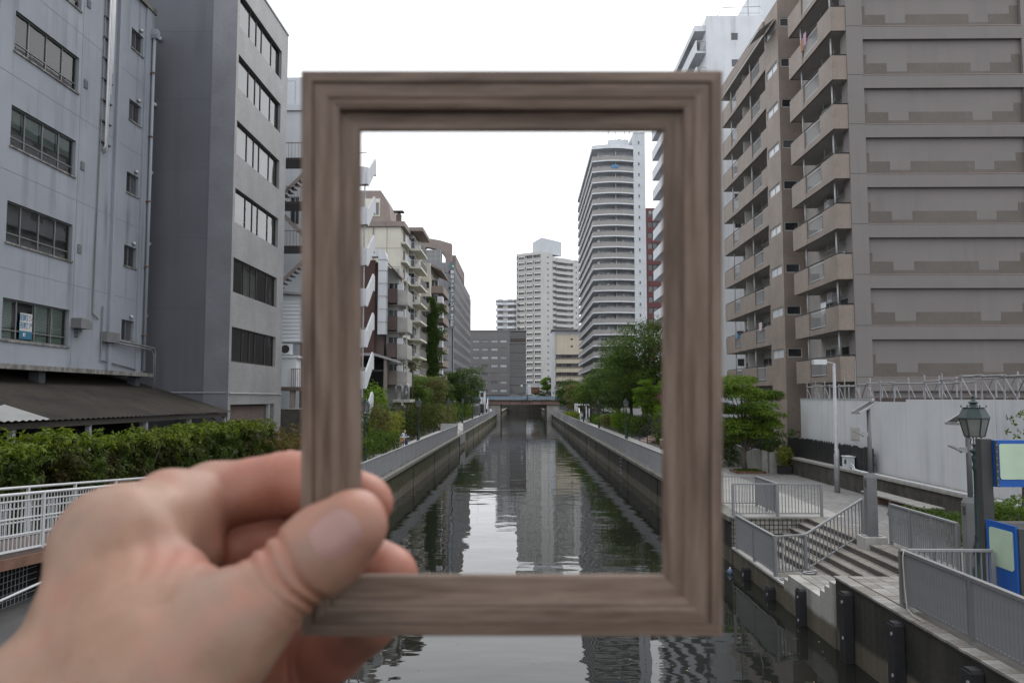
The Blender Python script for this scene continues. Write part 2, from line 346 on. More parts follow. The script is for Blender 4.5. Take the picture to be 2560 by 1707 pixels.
# raised streets behind both banks
struct('upper_street', MB().box(-700,-13.2,52,1500,WK-.5,3.4), MT['asphalt'])
struct('upper_road', MB().box(13.6,700,60,1500,WK-.5,3.4), MT['asphalt'])
struct('far_road', MB().box(-200,200,331.4,1400,WK-.4,5.0), MT['asphalt'])
def canal_wall(label, s, y0, y1, mat):
    t = thing('canal_wall', label, 'wall', (s*7.2, y0, 0))
    a, b = sorted((s*7.02, s*7.5))
    P('wall_face', MB().box(a, b, y0, y1, -1.2, 1.44), mat, t)
    a, b = sorted((s*6.93, s*7.52))
    n = int((y1-y0)/6)
    cm = MB().box(a, b, .012, 5.988, 1.445, WK+.012).mesh('coping_stone', MT['coping'])
    for i in range(n): put('coping_stone', cm, t, (0, y0+i*6, 0))
    # buttress strips at the joints
    bm = MB().box(min(s*6.98,s*7.06), max(s*6.98,s*7.06), -.09, .09, -.8, 1.43).mesh('joint_strip', mat)
    for i in range(0, n, 2): put('joint_strip', bm, t, (0, y0+i*6+3, 0))
    return t
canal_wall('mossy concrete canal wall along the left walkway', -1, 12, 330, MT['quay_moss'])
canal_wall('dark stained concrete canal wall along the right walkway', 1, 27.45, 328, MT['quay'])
t = thing('canal_end_wall', 'dark concrete wall closing the canal beyond the far bridge', 'wall', (0,331,0))
P('wall_face', MB().box(-12,12,330.6,331.3,-1,4.7), MT['concrete_dark'], t)
P('kerb', MB().box(-12,12,330.4,331.5,4.7,5.1), MT['concrete'], t)
# ------------------------------------------------------------------ canal railings: flat upright bars, solid when seen along
def rail_bars(t, pts, h, sp, bw, bd, mat, z0=.1, limit=300, post=2.0, pw=.07, top=(.085,.05), bot=(.05,.035), name='baluster', rowname='baluster_row'):
    k = 0; rest = MB(); L0 = 0
    bm = MB().box(-bw/2,bw/2,-bd/2,bd/2,z0,h-.02).mesh(name, mat)
    pm = MB().box(-pw/2,pw/2,-pw/2,pw/2,-.02,h-.02).mesh('post', mat)
    tm, bo = MB(), MB()
    for i in range(len(pts)-1):
        a, b = Vector(pts[i]), Vector(pts[i+1]); d = b-a; L = Vector((d.x,d.y)).length; ang = math.atan2(d.y, d.x)
        up = Vector((0,0,h)); lo = Vector((0,0,z0))
        tm.bar(a+up, b+up, *top); bo.bar(a+lo, b+lo, *bot)
        n = max(1, round(L/post))
        for j in range(n+1):
            if j == 0 and i > 0: continue
            put('post', pm, t, a + d*(j/n), (0,0,ang))
        m_ = max(2, round(L/sp))
        for j in range(1, m_):
            p = a + d*(j/m_)
            if k < limit: put(name, bm, t, p, (0,0,ang)); k += 1
            else:
                q = d.normalized(); nx, ny = -math.sin(ang), math.cos(ang)
                c = [(p.x+sx*bw/2*math.cos(ang)+sy*bd/2*nx, p.y+sx*bw/2*math.sin(ang)+sy*bd/2*ny) for sx, sy in ((-1,-1),(1,-1),(1,1),(-1,1))]
                rest.add([(x,y,p.z+z0) for x,y in c]+[(x,y,p.z+h-.02) for x,y in c], [(4,5,6,7),(0,1,5,4),(1,2,6,5),(2,3,7,6),(3,0,4,7)])
    P('top_rail', tm, mat, t); P('bottom_rail', bo, mat, t)
    if rest.v: tag(P(rowname, rest, mat, t), kind='stuff')
    return t
def fence_run(label, x, y0, y1, grp, near=None):
    t = thing('canal_railing', label, 'railing', (x, y0, WK), grp)
    if near: rail_bars(t, [(x,near,WK+.012), (x,y0-.06,WK+.012)], 1.1, .105, .014, .062, MT['steel_dull'], .13, 0)
    return rail_bars(t, [(x,y0,WK+.012), (x,y1,WK+.012)], 1.1, .105, .014, .062, MT['steel_dull'], .13, 110)
G_ = 'grey bar railings along the canal'
fence_run('grey bar railing on the left canal wall, from the hand to the ladder gap', -7.22, 32, 86.4, G_, 12.2)
fence_run('grey bar railing on the left canal wall between the ladder gap and far bridge', -7.22, 95, 201, G_)
fence_run('long grey bar railing on the right canal wall inside the frame', 7.22, 36, 148, G_, 30.6)
fence_run('farthest grey bar railing on the right canal wall near the far bridge', 7.22, 150.5, 201, G_)
# boarding gap in the left railing with white hand rails and a low gate
t = thing('boarding_gate', 'pale metal gate and hand rails in the left railing gap', 'gate', (-7.2, 90, WK))
P('gate_panel', MB().box(-6.98,-6.92,86.8,94.4,.55,1.5), MT['steel'], t)
for y in (88.0, 94.0):
    P('hand_rail', MB().tube([(-7.9,y,WK),(-7.9,y,2.7),(-7.1,y+.5,2.0),(-7.0,y+.5,.8)], .035, 6), MT['white_metal'], t)
# rungs of the right wall ladders
for y, lab in ((58, 'steel rung ladder set in the right canal wall, nearer one'), (86, 'steel rung ladder set in the right canal wall, farther one')):
    t = thing('wall_ladder', lab, 'ladder', (7, y, .3), 'rung ladders in the canal wall')
    rm = MB().bar((6.93,-.2,0),(6.93,.2,0),.03,.03).bar((6.93,-.2,0),(7.05,-.2,0),.03,.03).bar((6.93,.2,0),(7.05,.2,0),.03,.03).mesh('rung', MT['galv'])
    for i in range(5): put('rung', rm, t, (0, y, .25+i*.26))
# ------------------------------------------------------------------ far bridge
t = thing('road_bridge', 'road bridge with red brown girder and blue railing across the canal', 'bridge', (0, 203, 0))
P('girder', MB().box(-9,9.2,203,203.4,4.02,5.0), MT['girder'], t); P('girder', MB().box(-9,9.2,210,210.4,4.02,5.0), MT['girder'], t)
P('deck', MB().box(-30,30,202.7,211,5.0,5.2), MT['concrete_dark'], t)
for x in (-6.4, 5.9):
    P('pier', MB().box(x-.55,x+.55,203.6,209.8,-1,4.02), MT['concrete_dark'], t)
for x in (-7.6, 7.4): P('abutment', MB().box(x-1.6,x+1.6,203.5,210,-1,4.015), MT['concrete'], t)
rb = MB().box(-30,30,202.78,202.86,6.05,6.16); P('top_rail', rb, MT['blue_rail'], t)
pm = MB().box(-.95,.95,-.02,.02,5.28,6.0).mesh('railing_panel', MT['blue_rail'])
for i in range(13): put('railing_panel', pm, t, (-12+2*i, 202.82, 0))
sp = MB().box(-.05,.05,-.05,.05,5.2,6.05).mesh('railing_post', MT['steel_dull'])
for i in range(14): put('railing_post', sp, t, (-13+2*i, 202.84, 0))
for x in (-3.6,-.4,.5,1.4,4.6): P('drain', MB().box(x-.12,x+.12,202.9,203.0,4.35,4.65), MT['black_gap'], t)
t = thing('bridge_lamp', 'twin globe street lamp on the far bridge', 'street lamp', (.84, 202.6, 5.2))
P('pole', MB().tube([(.84,202.6,5.2),(.84,202.6,9.3)], [.16,.07], 8), MT['blue_rail'], t, True)
P('arm', MB().tube([(-.6,202.6,9.0),(-.2,202.6,9.45),(.84,202.6,9.2),(1.3,202.6,8.95)], .05, 6), MT['blue_rail'], t, True)
gm = MB().lathe([(.02,-.28),(.2,-.2),(.28,0),(.2,.2),(.02,.28)], (0,0,0), 10).mesh('globe', MT['blind_white'], True)
put('globe', gm, t, (-.6,202.6,8.75)); put('globe', gm, t, (1.3,202.6,8.7))
def car(label, loc, rz, colr, kind='taxi', band=None):
    t = thing('parked_car' if kind == 'parked' else 'car', label, 'car', loc, None, 0)
    m = M('car_paint_'+str(len(bpy.data.materials)), colr, .3, .03, 1, 0, 40, 0, 0, .6)
    x, y, z = loc; c, s = math.cos(rz), math.sin(rz)
    def B(prof, w_): 
        mb = MB(); n = len(prof)
        pts = [(a, sgn*w_/2*k, b) for sgn in (-1,1) for a, b, k in prof]
        mb.add([(x+px*c-py*s, y+px*s+py*c, z+pz) for px, py, pz in pts], [tuple(range(n)), tuple(range(n,2*n))[::-1]]+[(i,n+i,n+(i+1)%n,(i+1)%n) for i in range(n)]); return mb
    P('body', B([(-2.2,.35,1),(2.2,.35,1),(2.25,.7,1),(1.3,.92,1),(-2.0,.95,1),(-2.25,.75,1)], 1.7), m, t)
    P('cabin', B([(-1.75,.95,.95),(1.05,.93,.95),(.35,1.42,.8),(-1.2,1.45,.8)], 1.6), MT['dark_glass'], t)
    P('roof', B([(-1.2,1.452,.8),(.35,1.422,.8),(.3,1.5,.75),(-1.1,1.52,.75)], 1.6), m, t)
    for a in (-1.35,1.4):
        for b_ in (-.8,.8):
            cx, cy = x+a*c-b_*s, y+a*s+b_*c
            P('wheel', MB().tube([(cx+.1*s,cy-.1*c,z+.31),(cx-.1*s,cy+.1*c,z+.31)], .31, 12), MT['rubber'], t)
    if band: P('stripe', B([(-2.27,.55,1.02),(2.26,.55,1.02),(2.26,.68,1.02),(-2.27,.68,1.02)], 1.7), band, t)
    return t
car('white taxi with a yellow stripe crossing the far bridge', (1.6,206.5,5.2), 0, (.75,.75,.72), 'car', MT['leaf_yellow'] if False else M('taxi_yellow', (.7,.45,.1), .4, .03))
car('dark car crossing the far bridge ahead of the taxi', (-2.2,205,5.2), 0, (.10,.11,.13), 'car')
# ------------------------------------------------------------------ windows
def window(parent, m, u0, u1, z0, z1, back, fm, gm, vs_=(), hs=(), fw=.05, sill=None, split=True, blind=None, bl=None):
    """frame with bars at depth `back`, each pane an own sub-part"""
    f = MB(); w0, w1 = -back-.05, -back+.02
    f.mbox(m,u0,u1,w0,w1,z0,z0+fw); f.mbox(m,u0,u1,w0,w1,z1-fw,z1); f.mbox(m,u0,u0+fw,w0,w1,z0+fw,z1-fw); f.mbox(m,u1-fw,u1,w0,w1,z0+fw,z1-fw)
    for v in vs_: f.mbox(m,v-fw/2,v+fw/2,w0+.004,w1-.004,z0+fw,z1-fw)
    for h in hs: f.mbox(m,u0+fw,u1-fw,w0+.008,w1-.008,h-fw*.35,h+fw*.35)
    o = P('window', f, fm, parent)
    us = [u0] + list(vs_) + [u1]
    zz = [z0] + list(hs) + [z1]
    for i in range(len(us)-1):
        for j in range(len(zz)-1):
            wq = -back-.02
            P('pane', MB().quad(m(us[i],wq,zz[j]), m(us[i+1],wq,zz[j]), m(us[i+1],wq,zz[j+1]), m(us[i],wq,zz[j+1])), gm, o)
        if blind and blind[i] is not None:
            d, lo, hi, mat_ = blind[i]
            n = max(1, int((hi-lo)/.055)) if mat_ == MT['blind_green'] else 1
            b = MB()
            if n == 1: b.mbox(m,us[i]+.03,us[i+1]-.03,-back-d-.006,-back-d,lo,hi)
            else:
                for q in range(n):
                    zq = lo + (hi-lo)*q/n; zt = zq + .047
                    b.quad(m(us[i]+.05,-back-d,zq), m(us[i+1]-.05,-back-d,zq), m(us[i+1]-.05,-back-d-.03,zt), m(us[i]+.05,-back-d-.03,zt))
            P('blind', b, mat_, o)
    if sill: P('sill', MB().mbox(m,u0-.04,u1+.04,-back,.05,z0-.07,z0), sill, o)
    return o
# ------------------------------------------------------------------ left bank 1: pale blue office building
bx = -18.4; m = FX(bx)
t = thing('office_building', 'pale blue grey stucco office building at the left edge', 'building', (bx, 20, WK))
WR = [7.68, 11.16, 14.65, 18.15, 21.64]; holes = []
for z in WR:
    holes += [(27.68,31.8,z,z+1.48), (21.8,25.9,z,z+1.48)]
SW = [8.26, 11.72, 15.15, 18.6, 22.03]
for z in SW: holes.append((36.0,37.15,z,z+.95))
wallm = wallholes(MB(), m, 4, 38.05, 6.8, 24.6, holes, .16)
wallm.quad((bx,38.05,6.8),(bx-9,38.05,6.8),(bx-9,38.05,24.6),(bx,38.05,24.6)); wallm.quad((bx,4,24.6),(bx-9,4,24.6),(bx-9,38.05,24.6),(bx,38.05,24.6))
P('wall', wallm, MT['blue_stucco'], t)
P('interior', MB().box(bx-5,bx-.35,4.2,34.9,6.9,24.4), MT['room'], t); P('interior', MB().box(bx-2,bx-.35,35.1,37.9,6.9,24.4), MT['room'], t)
# open the room side towards the panes: floor slabs and a dark back wall read through the glass
P('wall_pier', MB().mbox(m, 34.72,34.98,-.02,.13,6.8,24.6), MT['blue_stucco'], t)
P('wall_pier', MB().mbox(m, 37.3,38.05,.002,.08,6.8,24.6), MT['blue_stucco'], t)
P('parapet_edge', MB().mbox(m, 4,38.2,-.3,.14,24.6,24.85), MT['stained'], t)
bg, bw = MT['blind_green'], MT['blind_white']
for k, z in enumerate(WR):
    vs_ = (28.62, 29.72, 30.78); h = z+.36
    if k == 0: bl = [(.12,z+.05,z+1.42,bg), None, (.12,z+.05,z+1.42,bg), (.12,z+.05,z+1.42,bg)]
    elif k == 2: bl = [(.12,z+.8,z+1.42,bg), (.12,z+.72,z+1.42,bg), (.12,z+.72,z+1.42,bg), (.12,z+.75,z+1.42,bg)]
    else: bl = None
    window(t, m, 27.68,31.8,z,z+1.48,.12,MT['bronze'],MT['glass'],vs_,(h,),.05,MT['stained'],True,bl)
    window(t, m, 21.8,25.9,z,z+1.48,.12,MT['bronze'],MT['glass'],(22.8,23.85,24.9),(h,),.05,MT['stained'],True,bl)
for z in SW:
    window(t, m, 36.0,37.15,z,z+.95,.12,MT['bronze'],MT['dark_glass'],(36.58,),(),.045,MT['stained'])
    P('vent_cap', MB().tube([m(36.75,.0,z+1.16),m(36.75,.09,z+1.14),m(36.75,.13,z+1.05)], [.07,.08,.07], 8), MT['alu'], t, True)
for z in WR:
    lv = P('louvre', MB().mbox(m,32.2,32.46,-.02,.02,z+.42,z+.78), MT['dark_frame'], t)
    sm = MB()
    for q in range(6): sm.mbox(m,32.19,32.47,.012,.04,z+.44+q*.055,z+.465+q*.055)
    P('slat', sm, MT['blue_stucco'], lv)
# wall joints
jm = MB()
for z in (10.2, 13.7, 17.2, 20.7): jm.mbox(m,4,34.7,-.01,.004,z,z+.02); jm.mbox(m,35,37.3,-.01,.004,z,z+.02)
for y in (26.8, 32.0): jm.mbox(m,y,y+.02,-.01,.005,6.9,24.5)
P('wall_joint', jm, M('joint_blue', (.15,.16,.185), .85, .05), t)
# bundle of service pipes
for i, (y, zlo) in enumerate(((33.80,16.45),(33.93,16.35),(34.05,18.9),(34.16,19.9))):
    P('service_pipe', MB().tube([m(y,.14,24.55),m(y,.14,zlo+.1),m(y-.05,.05,zlo-.05)], .045, 7), MT['white_metal'] if i != 1 else MT['galv'], t, True)
cb = MB()
for z in [16.7+i*.93 for i in range(8)]: cb.mbox(m,33.55,34.35,.0,.10,z,z+.05)
P('pipe_bracket', cb, MT['dark_frame'], t)
P('conduit', MB().tube([m(33.6,.05,24.5),m(33.55,.05,16.0),m(33.5,.05,13),m(33.45,.05,9.2),m(33.95,.05,9.0)], .025, 6), MT['bronze'], t)
P('conduit', MB().tube([m(34.25,.06,9.6),m(34.2,.06,7.25),m(37.4,.06,6.95)], .03, 6), MT['bronze'], t)
P('junction_box', MB().mbox(m,34.25,35.3,.0,.3,8.05,8.5), MT['bronze'], t)
P('cable_pipe', MB().tube([m(35.3,.15,8.2),m(37.2,.3,8.1),m(38.2,.5,8.0),m(38.35,.5,7.8),m(38.35,.5,5.6)], .05, 8), MT['bronze'], t, True)
P('cable_pipe', MB().tube([m(35.3,.15,8.08),m(38.0,.45,7.92),m(38.2,.5,7.7),m(38.2,.5,5.6)], .04, 8), MT['bronze'], t, True)
dp = P('downpipe', MB().tube([m(37.85,.2,23.3),m(37.85,.2,6.9)], .075, 10), MT['blue_stucco'], t, True)
P('rain_hopper', MB().prism([(37.68,23.7),(38.02,23.7),(38.02,23.42),(37.95,23.25),(37.75,23.25),(37.68,23.42)], 'x', bx+.08, bx+.4), MT['blue_stucco'], dp)
sb = MB()
for z in (8.6,11.9,15.1,18.3,21.5): sb.mbox(m,37.73,37.97,.1,.29,z,z+.05)
P('pipe_strap', sb, MT['rust'], dp)
P('vent_hood', MB().prism([(31.95,8.45),(32.8,8.45),(32.8,8.62),(32.72,8.76),(32.55,8.84),(31.95,8.86)], 'x', bx+.0, bx+.42), MT['bronze'], t)
P('ledge', MB().mbox(m,4,38.15,-.3,.55,6.62,6.8), MT['stained'], t)
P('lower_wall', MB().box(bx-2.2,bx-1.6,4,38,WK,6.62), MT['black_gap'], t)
for y in (14, 22, 30, 37.5): P('column', MB().box(bx-.3,bx+.1,y-.2,y+.2,WK,6.62), MT['grey_paint_shaded'], t)
# small notice in the window: two lines of blue letters above a blue band
nb = thing('window_notice', 'white and blue paper notice in the lowest office window', 'notice', m(29.2,-.1,8.0))
P('paper', MB().mbox(m,28.82,29.55,-.098,-.094,7.78,8.74), MT['concrete_pale'], nb)
P('blue_band', MB().mbox(m,28.82,29.55,-.0935,-.0915,7.78,8.08), M('notice_blue', (.02,.11,.18), .6, .05), nb)
def text_mesh(body, size, mat, name='lettering'):
    cu = bpy.data.curves.new(name, 'FONT'); cu.body = body; cu.size = size; cu.extrude = .004; cu.align_x = 'CENTER'; cu.align_y = 'CENTER'
    o = bpy.data.objects.new(name, cu); COL.objects.link(o)
    dg = bpy.context.evaluated_depsgraph_get(); me = bpy.data.meshes.new_from_object(o.evaluated_get(dg)); bpy.data.objects.remove(o)
    me.materials.clear(); me.materials.append(mat); return me
def text_on(body, size, mat, parent, loc, face):
    rot = {'x': (rad(90),0,rad(90)), 'y': (rad(90),0,0), 'xm': (rad(90),0,rad(-90))}[face]
    return put('lettering', text_mesh(body, size, mat), parent, loc, rot)
nbm = M('notice_ink', (.02,.13,.27), .6, .05)
text_on('田町シ', .27, nbm, nb, m(29.19,-.089,8.56), 'x'); text_on('田町ア', .27, nbm, nb, m(29.17,-.089,8.27), 'x')
text_on('町', .16, MT['blind_white'], nb, m(29.1,-.086,7.93), 'x')
# ------------------------------------------------------------------ lean-to shed roof in front of it
t = thing('shed', 'long open shed with mossy dark corrugated roof below the blue office', 'shed', (-16, 28, WK))
def roofz(x): return 4.95 + (-14.3-x)/5.7*1.75
def corr(y0, y1, x0, x1, mat, nm, dz=0):
    n = int((y1-y0)/.16); vs_ = []; fs_ = []; k = 7
    for i in range(n+1):
        y = y0 + (y1-y0)*i/n; dzz = .022*(1 if i % 2 else -1)
        for j in range(k):
            x = x0 + (x1-x0)*j/(k-1); vs_.append((x, y, roofz(x)+dzz+dz))
    for i in range(n):
        for j in range(k-1): a = i*k+j; fs_.append((a,a+1,a+k+1,a+k))
    return P(nm, MB().add(vs_, fs_), mat, t)
corr(4, 39.0, -20, -14.28, MT['moss_roof'], 'roof_sheet')
corr(4, 23.9, -15.6, -14.2, MT['pale_sheet'], 'pale_roof_sheet', .05)
P('fascia', MB().box(-14.45,-14.38,4,38.6,4.72,4.9), MT['dark_frame'], t)
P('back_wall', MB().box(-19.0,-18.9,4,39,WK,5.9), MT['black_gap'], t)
for y in range(6, 39, 4):
    P('post', MB().box(-14.6,-14.45,y+.4,y+.55,WK,4.8), MT['galv'], t)
    P('truss', MB().bar((-14.5,y+.48,4.75),(-18.5,y+.48,5.9),.08,.12).bar((-14.5,y+.48,4.2),(-15.6,y+.48,5.1),.06,.06), MT['dark_frame'], t)
# ------------------------------------------------------------------ left bank 2: dark grey office block
gx, gy0, gy1 = -14.8, 39.7, 48.4; m = FX(gx)
t = thing('office_building', 'six storey grey tiled office block beside the blue building', 'building', (gx, gy0, WK))
GW = [7.45, 11.0, 14.6, 18.15, 21.65, 24.95]
holes = [(40.0,47.15,z,z+1.78) for z in GW] + [(40.05,47.1,WK+.02,5.28)]
P('wall', wallholes(MB(), m, gy0, gy1, WK, 28.3, holes, .22), MT['grey_tile'], t)
mS = FY(gy0)
P('side_wall', MB().quad((-30,gy0,WK),(-16.05,gy0,WK),(-16.05,gy0,28.3),(-30,gy0,28.3)), MT['grey_paint_shaded'], t)
P('corner_tiles', MB().quad((-16.05,gy0-.02,WK),(gx,gy0-.02,WK),(gx,gy0-.02,28.3),(-16.05,gy0-.02,28.3)).quad((-16.05,gy0-.02,WK),(-16.05,gy0,WK),(-16.05,gy0,28.3),(-16.05,gy0-.02,28.3)).quad((gx,gy0-.02,WK),(gx,gy0,WK),(gx,gy0,28.3),(gx,gy0-.02,28.3)), Mtile('grey_tile_shaded', (.165,.168,.19), (.125,.127,.14), .11, .055, .07, .006, .55, .5, False, .1), t)  # the facade tile again, its colour lowered to imitate shade round the corner
P('roof', MB().quad((-30,gy0,28.3),(gx,gy0,28.3),(gx,gy1,28.3),(-30,gy1,28.3)), MT['concrete'], t)
P('rear_wall', MB().quad((gx,gy1,WK),(-30,gy1,WK),(-30,gy1,28.3),(gx,gy1,28.3)), MT['grey_paint_shaded'], t)
P('interior', MB().box(gx-4,gx-1.5,gy0+.1,gy1-.1,6.0,28.2), MT['room'], t)
fl = MB()
for z in GW: fl.box(gx-1.5,gx-.3,gy0+.1,gy1-.1,z-.35,z-.05)
P('floor_slab', fl, MT['room'], t)
P('parapet_cap', MB().mbox(m,gy0-.04,gy1+.04,-.3,.05,28.3,28.42), MT['alu'], t)
sh = MB()
for z in (24.5,20.9,17.3,13.7,10.1,6.0): sh.mbox(mS,-30,-16.05,-.01,.002,z,z+.012)
P('wall_joint', sh, M('joint_dark', (.06,.063,.075), .8, .05), t)
for k, z in enumerate(GW):
    vs_ = (40.25, 41.95, 43.05, 43.95, 45.65)
    if k >= 3: bl = [None]+[(.06,z+.04,z+1.7,bw)]*4+[None]
    elif k == 2: bl = [None,(.06,z+.5,z+1.7,bw),None,None,None,None]
    elif k == 1: bl = [None,(.5,z+.04,z+1.7,bg),None,(.5,z+.04,z+1.7,bg),(.6,z+.04,z+1.7,bg),None]
    else: bl = [None,(.6,z+.04,z+1.7,bg),None,None,None,None]
    window(t, m, 40.0,47.15,z,z+1.78,.17,MT['dark_frame'],MT['coated_glass'] if k >= 2 else MT['glass'],vs_,(),.07,None,True,bl)
P('shutter', MB().mbox(m,40.05,47.1,-.3,-.22,WK,5.2), MT['dark_brown'], t); P('post', MB().mbox(m,46.2,46.4,-.2,-.02,WK,5.27), MT['alu'], t)
P('pipe', MB().tube([m(39.75,.06,5.86),m(48.4,.06,5.86)], .03, 6), MT['alu'], t)
P('pipe', MB().tube([(-22,gy0-.06,5.9),(-14.9,gy0-.06,5.88)], .025, 6), MT['alu'], t)
for x, z in ((-18.78,24.1),(-18.91,20.6),(-19.0,17.05),(-19.0,13.4),(-19.05,9.75)):
    P('vent_cap', MB().tube([(x,gy0,z),(x,gy0-.12,z),(x,gy0-.17,z-.12)], [.1,.12,.1], 8), MT['alu'], t, True)
# ------------------------------------------------------------------ left bank 3: pale building with fire stair, sheds
t = thing('walk_up_building', 'pale blue grey building behind the grey block with rusty fire stair', 'building', (-16, 56, 3.4))
P('wall', wallholes(MB(), FY(56), -30, -15.2, WK, 26.5, [(-16.75,-16.1,18.0,20.0)], .15), MT['pale_blue_wall'], t)
P('wall', MB().quad((-15.2,56,WK),(-15.2,70,WK),(-15.2,70,26.5),(-15.2,56,26.5)).quad((-30,56,26.5),(-15.2,56,26.5),(-15.2,70,26.5),(-30,70,26.5)), MT['pale_blue_wall'], t)
P('roof_block', MB().box(-30,-16.0,57,66,26.51,29.2), MT['pale_blue_wall'], t)
P('parapet', MB().box(-30,-15.1,55.85,56.1,26.3,26.75), MT['pale_blue_wall'], t)
window(t, FY(56), -16.75,-16.1,18.0,20.0,.1,MT['alu'],MT['dark_glass'],(-16.4,))
P('roof_rail', MB().tube([(-17.2,56.2,26.7),(-17.2,56.2,28.6),(-16.6,56.2,28.6),(-16.6,56.2,26.7)], .035, 6), MT['galv'], t)
st = thing('fire_stair', 'brown steel fire stair with open treads left of the picture frame', 'stair', (-15.3, 53, 8))
for k in range(3):
    z = 15.6 + k*3.0
    P('landing', MB().box(-17.3,-13.8,52.5,54.5,z,z+.18), MT['dark_frame'], st)
    rl = MB()
    for x in [-17.2+i*.22 for i in range(16)]: rl.bar((x,52.5,z+.18),(x,52.5,z+1.2),.025,.025)
    rl.bar((-17.3,52.5,z+1.2),(-13.8,52.5,z+1.2),.06,.05); P('railing', rl, MT['taupe'], st)
    for i in range(12):
        x = -16.9 + i*.25; zz = z - 3.0 + .25*(12-i)
        if k != 1: x = -13.95 - i*.25
        P('tread', MB().box(x-.15,x+.15,52.6,53.6,zz-.06,zz), MT['dark_frame'], st)
    s_ = (-16.9,-13.9) if k == 1 else (-13.95,-16.95)
    P('stringer', MB().bar((s_[0],52.58,z),(s_[1],52.58,z-3.0),.05,.22), MT['taupe'], st)
t = thing('lean_to_hut', 'white clapboard hut with corrugated roof on stilts behind grey block', 'hut', (-15.6, 52.5, 8.2))
P('wall', MB().box(-17.5,-14.6,52.0,54.5,9.3,12.4), MT['white_wall'], t)
for i in range(12): P('cladding_board', MB().prism([(51.94,9.34+i*.25),(52.0,9.34+i*.25),(52.0,9.57+i*.25),(51.975,9.57+i*.25)], 'x', -17.5, -14.75), MT['white_wall'], t)
P('roof', MB().prism([(-17.7,12.55),(-14.2,12.35),(-14.2,12.5),(-17.7,12.72)], 'y', 51.6, 54.8), MT['galv'], t)
P('downpipe', MB().tube([(-14.5,51.9,12.3),(-14.5,51.9,9.2)], .05, 6), MT['white_wall'], t)
for x in (-17.2,-14.7): P('stilt', MB().box(x-.08,x+.08,52.3,52.5,WK,9.3), MT['dark_frame'], t)
t = thing('air_conditioner', 'pale air conditioner unit below the clapboard hut', 'air conditioner', (-15.6, 51.8, 8.4))
P('case', MB().box(-16.2,-15.2,51.6,52.1,8.45,9.15), MT['white_wall'], t); P('grille', MB().tube([(-15.55,51.59,8.8),(-15.55,51.55,8.8)], .27, 16), MT['dark_frame'], t)
t = thing('storage_cabinet', 'white metal storage cabinet on a brown deck behind the grey block', 'cabinet', (-15.6, 52, 6.3))
P('case', MB().box(-16.9,-14.7,51.2,53,6.35,8.2), MT['white_wall'], t); P('lid', MB().box(-17,-14.55,51.1,53.1,8.2,8.35), MT['white_wall'], t)
P('deck', MB().box(-17.5,-14.0,51,53.4,6.1,6.3), MT['dark_brown'], t); P('deck_post', MB().box(-15.1,-14.8,51.2,51.5,WK,6.1), MT['taupe'], t)
rl = MB()
for i in range(7): rl.bar((-14.95+i*.13,51.05,6.3),(-14.95+i*.13,51.05,7.5),.03,.03)
rl.bar((-15,51.05,7.5),(-14.1,51.05,7.5),.05,.05); P('railing', rl, MT['taupe'], t)
t = thing('block_wall', 'low dark concrete block wall behind the hedge end', 'wall', (-15.4,50.5,WK)); P('wall_face', MB().box(-19,-13.9,50.4,50.7,WK,4.9), MT['concrete_dark'], t); P('coping', MB().box(-19.02,-13.88,50.37,50.73,4.9,4.98), MT['concrete'], t)
# white zigzag outside stair whose parapets show at the frame's inner left edge
t = thing('outside_stair', 'white concrete outside stair zigzagging up beside the frame', 'stair', (-12, 58, 3.4))
for k in range(7):
    z = 21.3 - k*3.0
    P('parapet', MB().prism([(57.3,z),(58.0,z),(60.1,z+1.5),(60.7,z+1.5),(60.7,z+2.6),(60.3,z+2.8),(57.9,z+1.28),(57.3,z+1.25)], 'x', -11.6, -11.47), MT['white_wall'], t)
    P('landing_parapet', MB().box(-14.4,-11.61,57.2,57.32,z-.05,z+1.25), MT['white_wall'], t)
    P('flight', MB().prism([(57.35,z),(58.0,z),(60.2,z+1.5),(60.7,z+1.5),(60.7,z+1.65),(60.1,z+1.65),(57.9,z+.15),(57.35,z+.15)], 'x', -12.9, -11.61), MT['concrete'], t)
    P('return_flight', MB().prism([(60.5,z+1.5),(57.6,z+2.95),(57.6,z+3.1),(60.5,z+1.65)], 'x', -14.3, -13.0), MT['concrete'], t)
P('railing', MB().tube([(-14.3,57.3,23.6),(-11.55,57.3,23.6)], .03, 6), MT['dark_frame'], t)
for y in (57.5,60.5): P('column', MB().tube([(-12.3,y,3.4),(-12.3,y,22.5)], .06, 8), MT['white_wall'], t)
# ------------------------------------------------------------------ shared units for the buildings farther off (they face the bridge, -Y)
def mesh2(a, ma, b, mb_, name):
    me = MB().add(a.v, a.f).add(b.v, b.f).mesh(name, ma); me.materials.append(mb_)
    for i in range(len(a.f), len(a.f)+len(b.f)): me.polygons[i].material_index = 1
    return me
def win_unit(w_, h_, fm, gm, mull=1, fw=.06, transom=None, name='window'):
    a = MB(); m = FY(0)
    a.mbox(m,-w_/2,w_/2,-.04,.03,0,fw); a.mbox(m,-w_/2,w_/2,-.04,.03,h_-fw,h_); a.mbox(m,-w_/2,-w_/2+fw,-.04,.03,fw,h_-fw); a.mbox(m,w_/2-fw,w_/2,-.04,.03,fw,h_-fw)
    for i in range(mull):
        u = -w_/2 + w_*(i+1)/(mull+1); a.mbox(m,u-fw/2,u+fw/2,-.035,.025,fw,h_-fw)
    if transom: a.mbox(m,-w_/2+fw,w_/2-fw,-.03,.02,transom-fw/3,transom+fw/3)
    b = MB().quad(m(-w_/2,0,0), m(w_/2,0,0), m(w_/2,0,h_), m(-w_/2,0,h_))
    return mesh2(a, fm, b, gm, name)
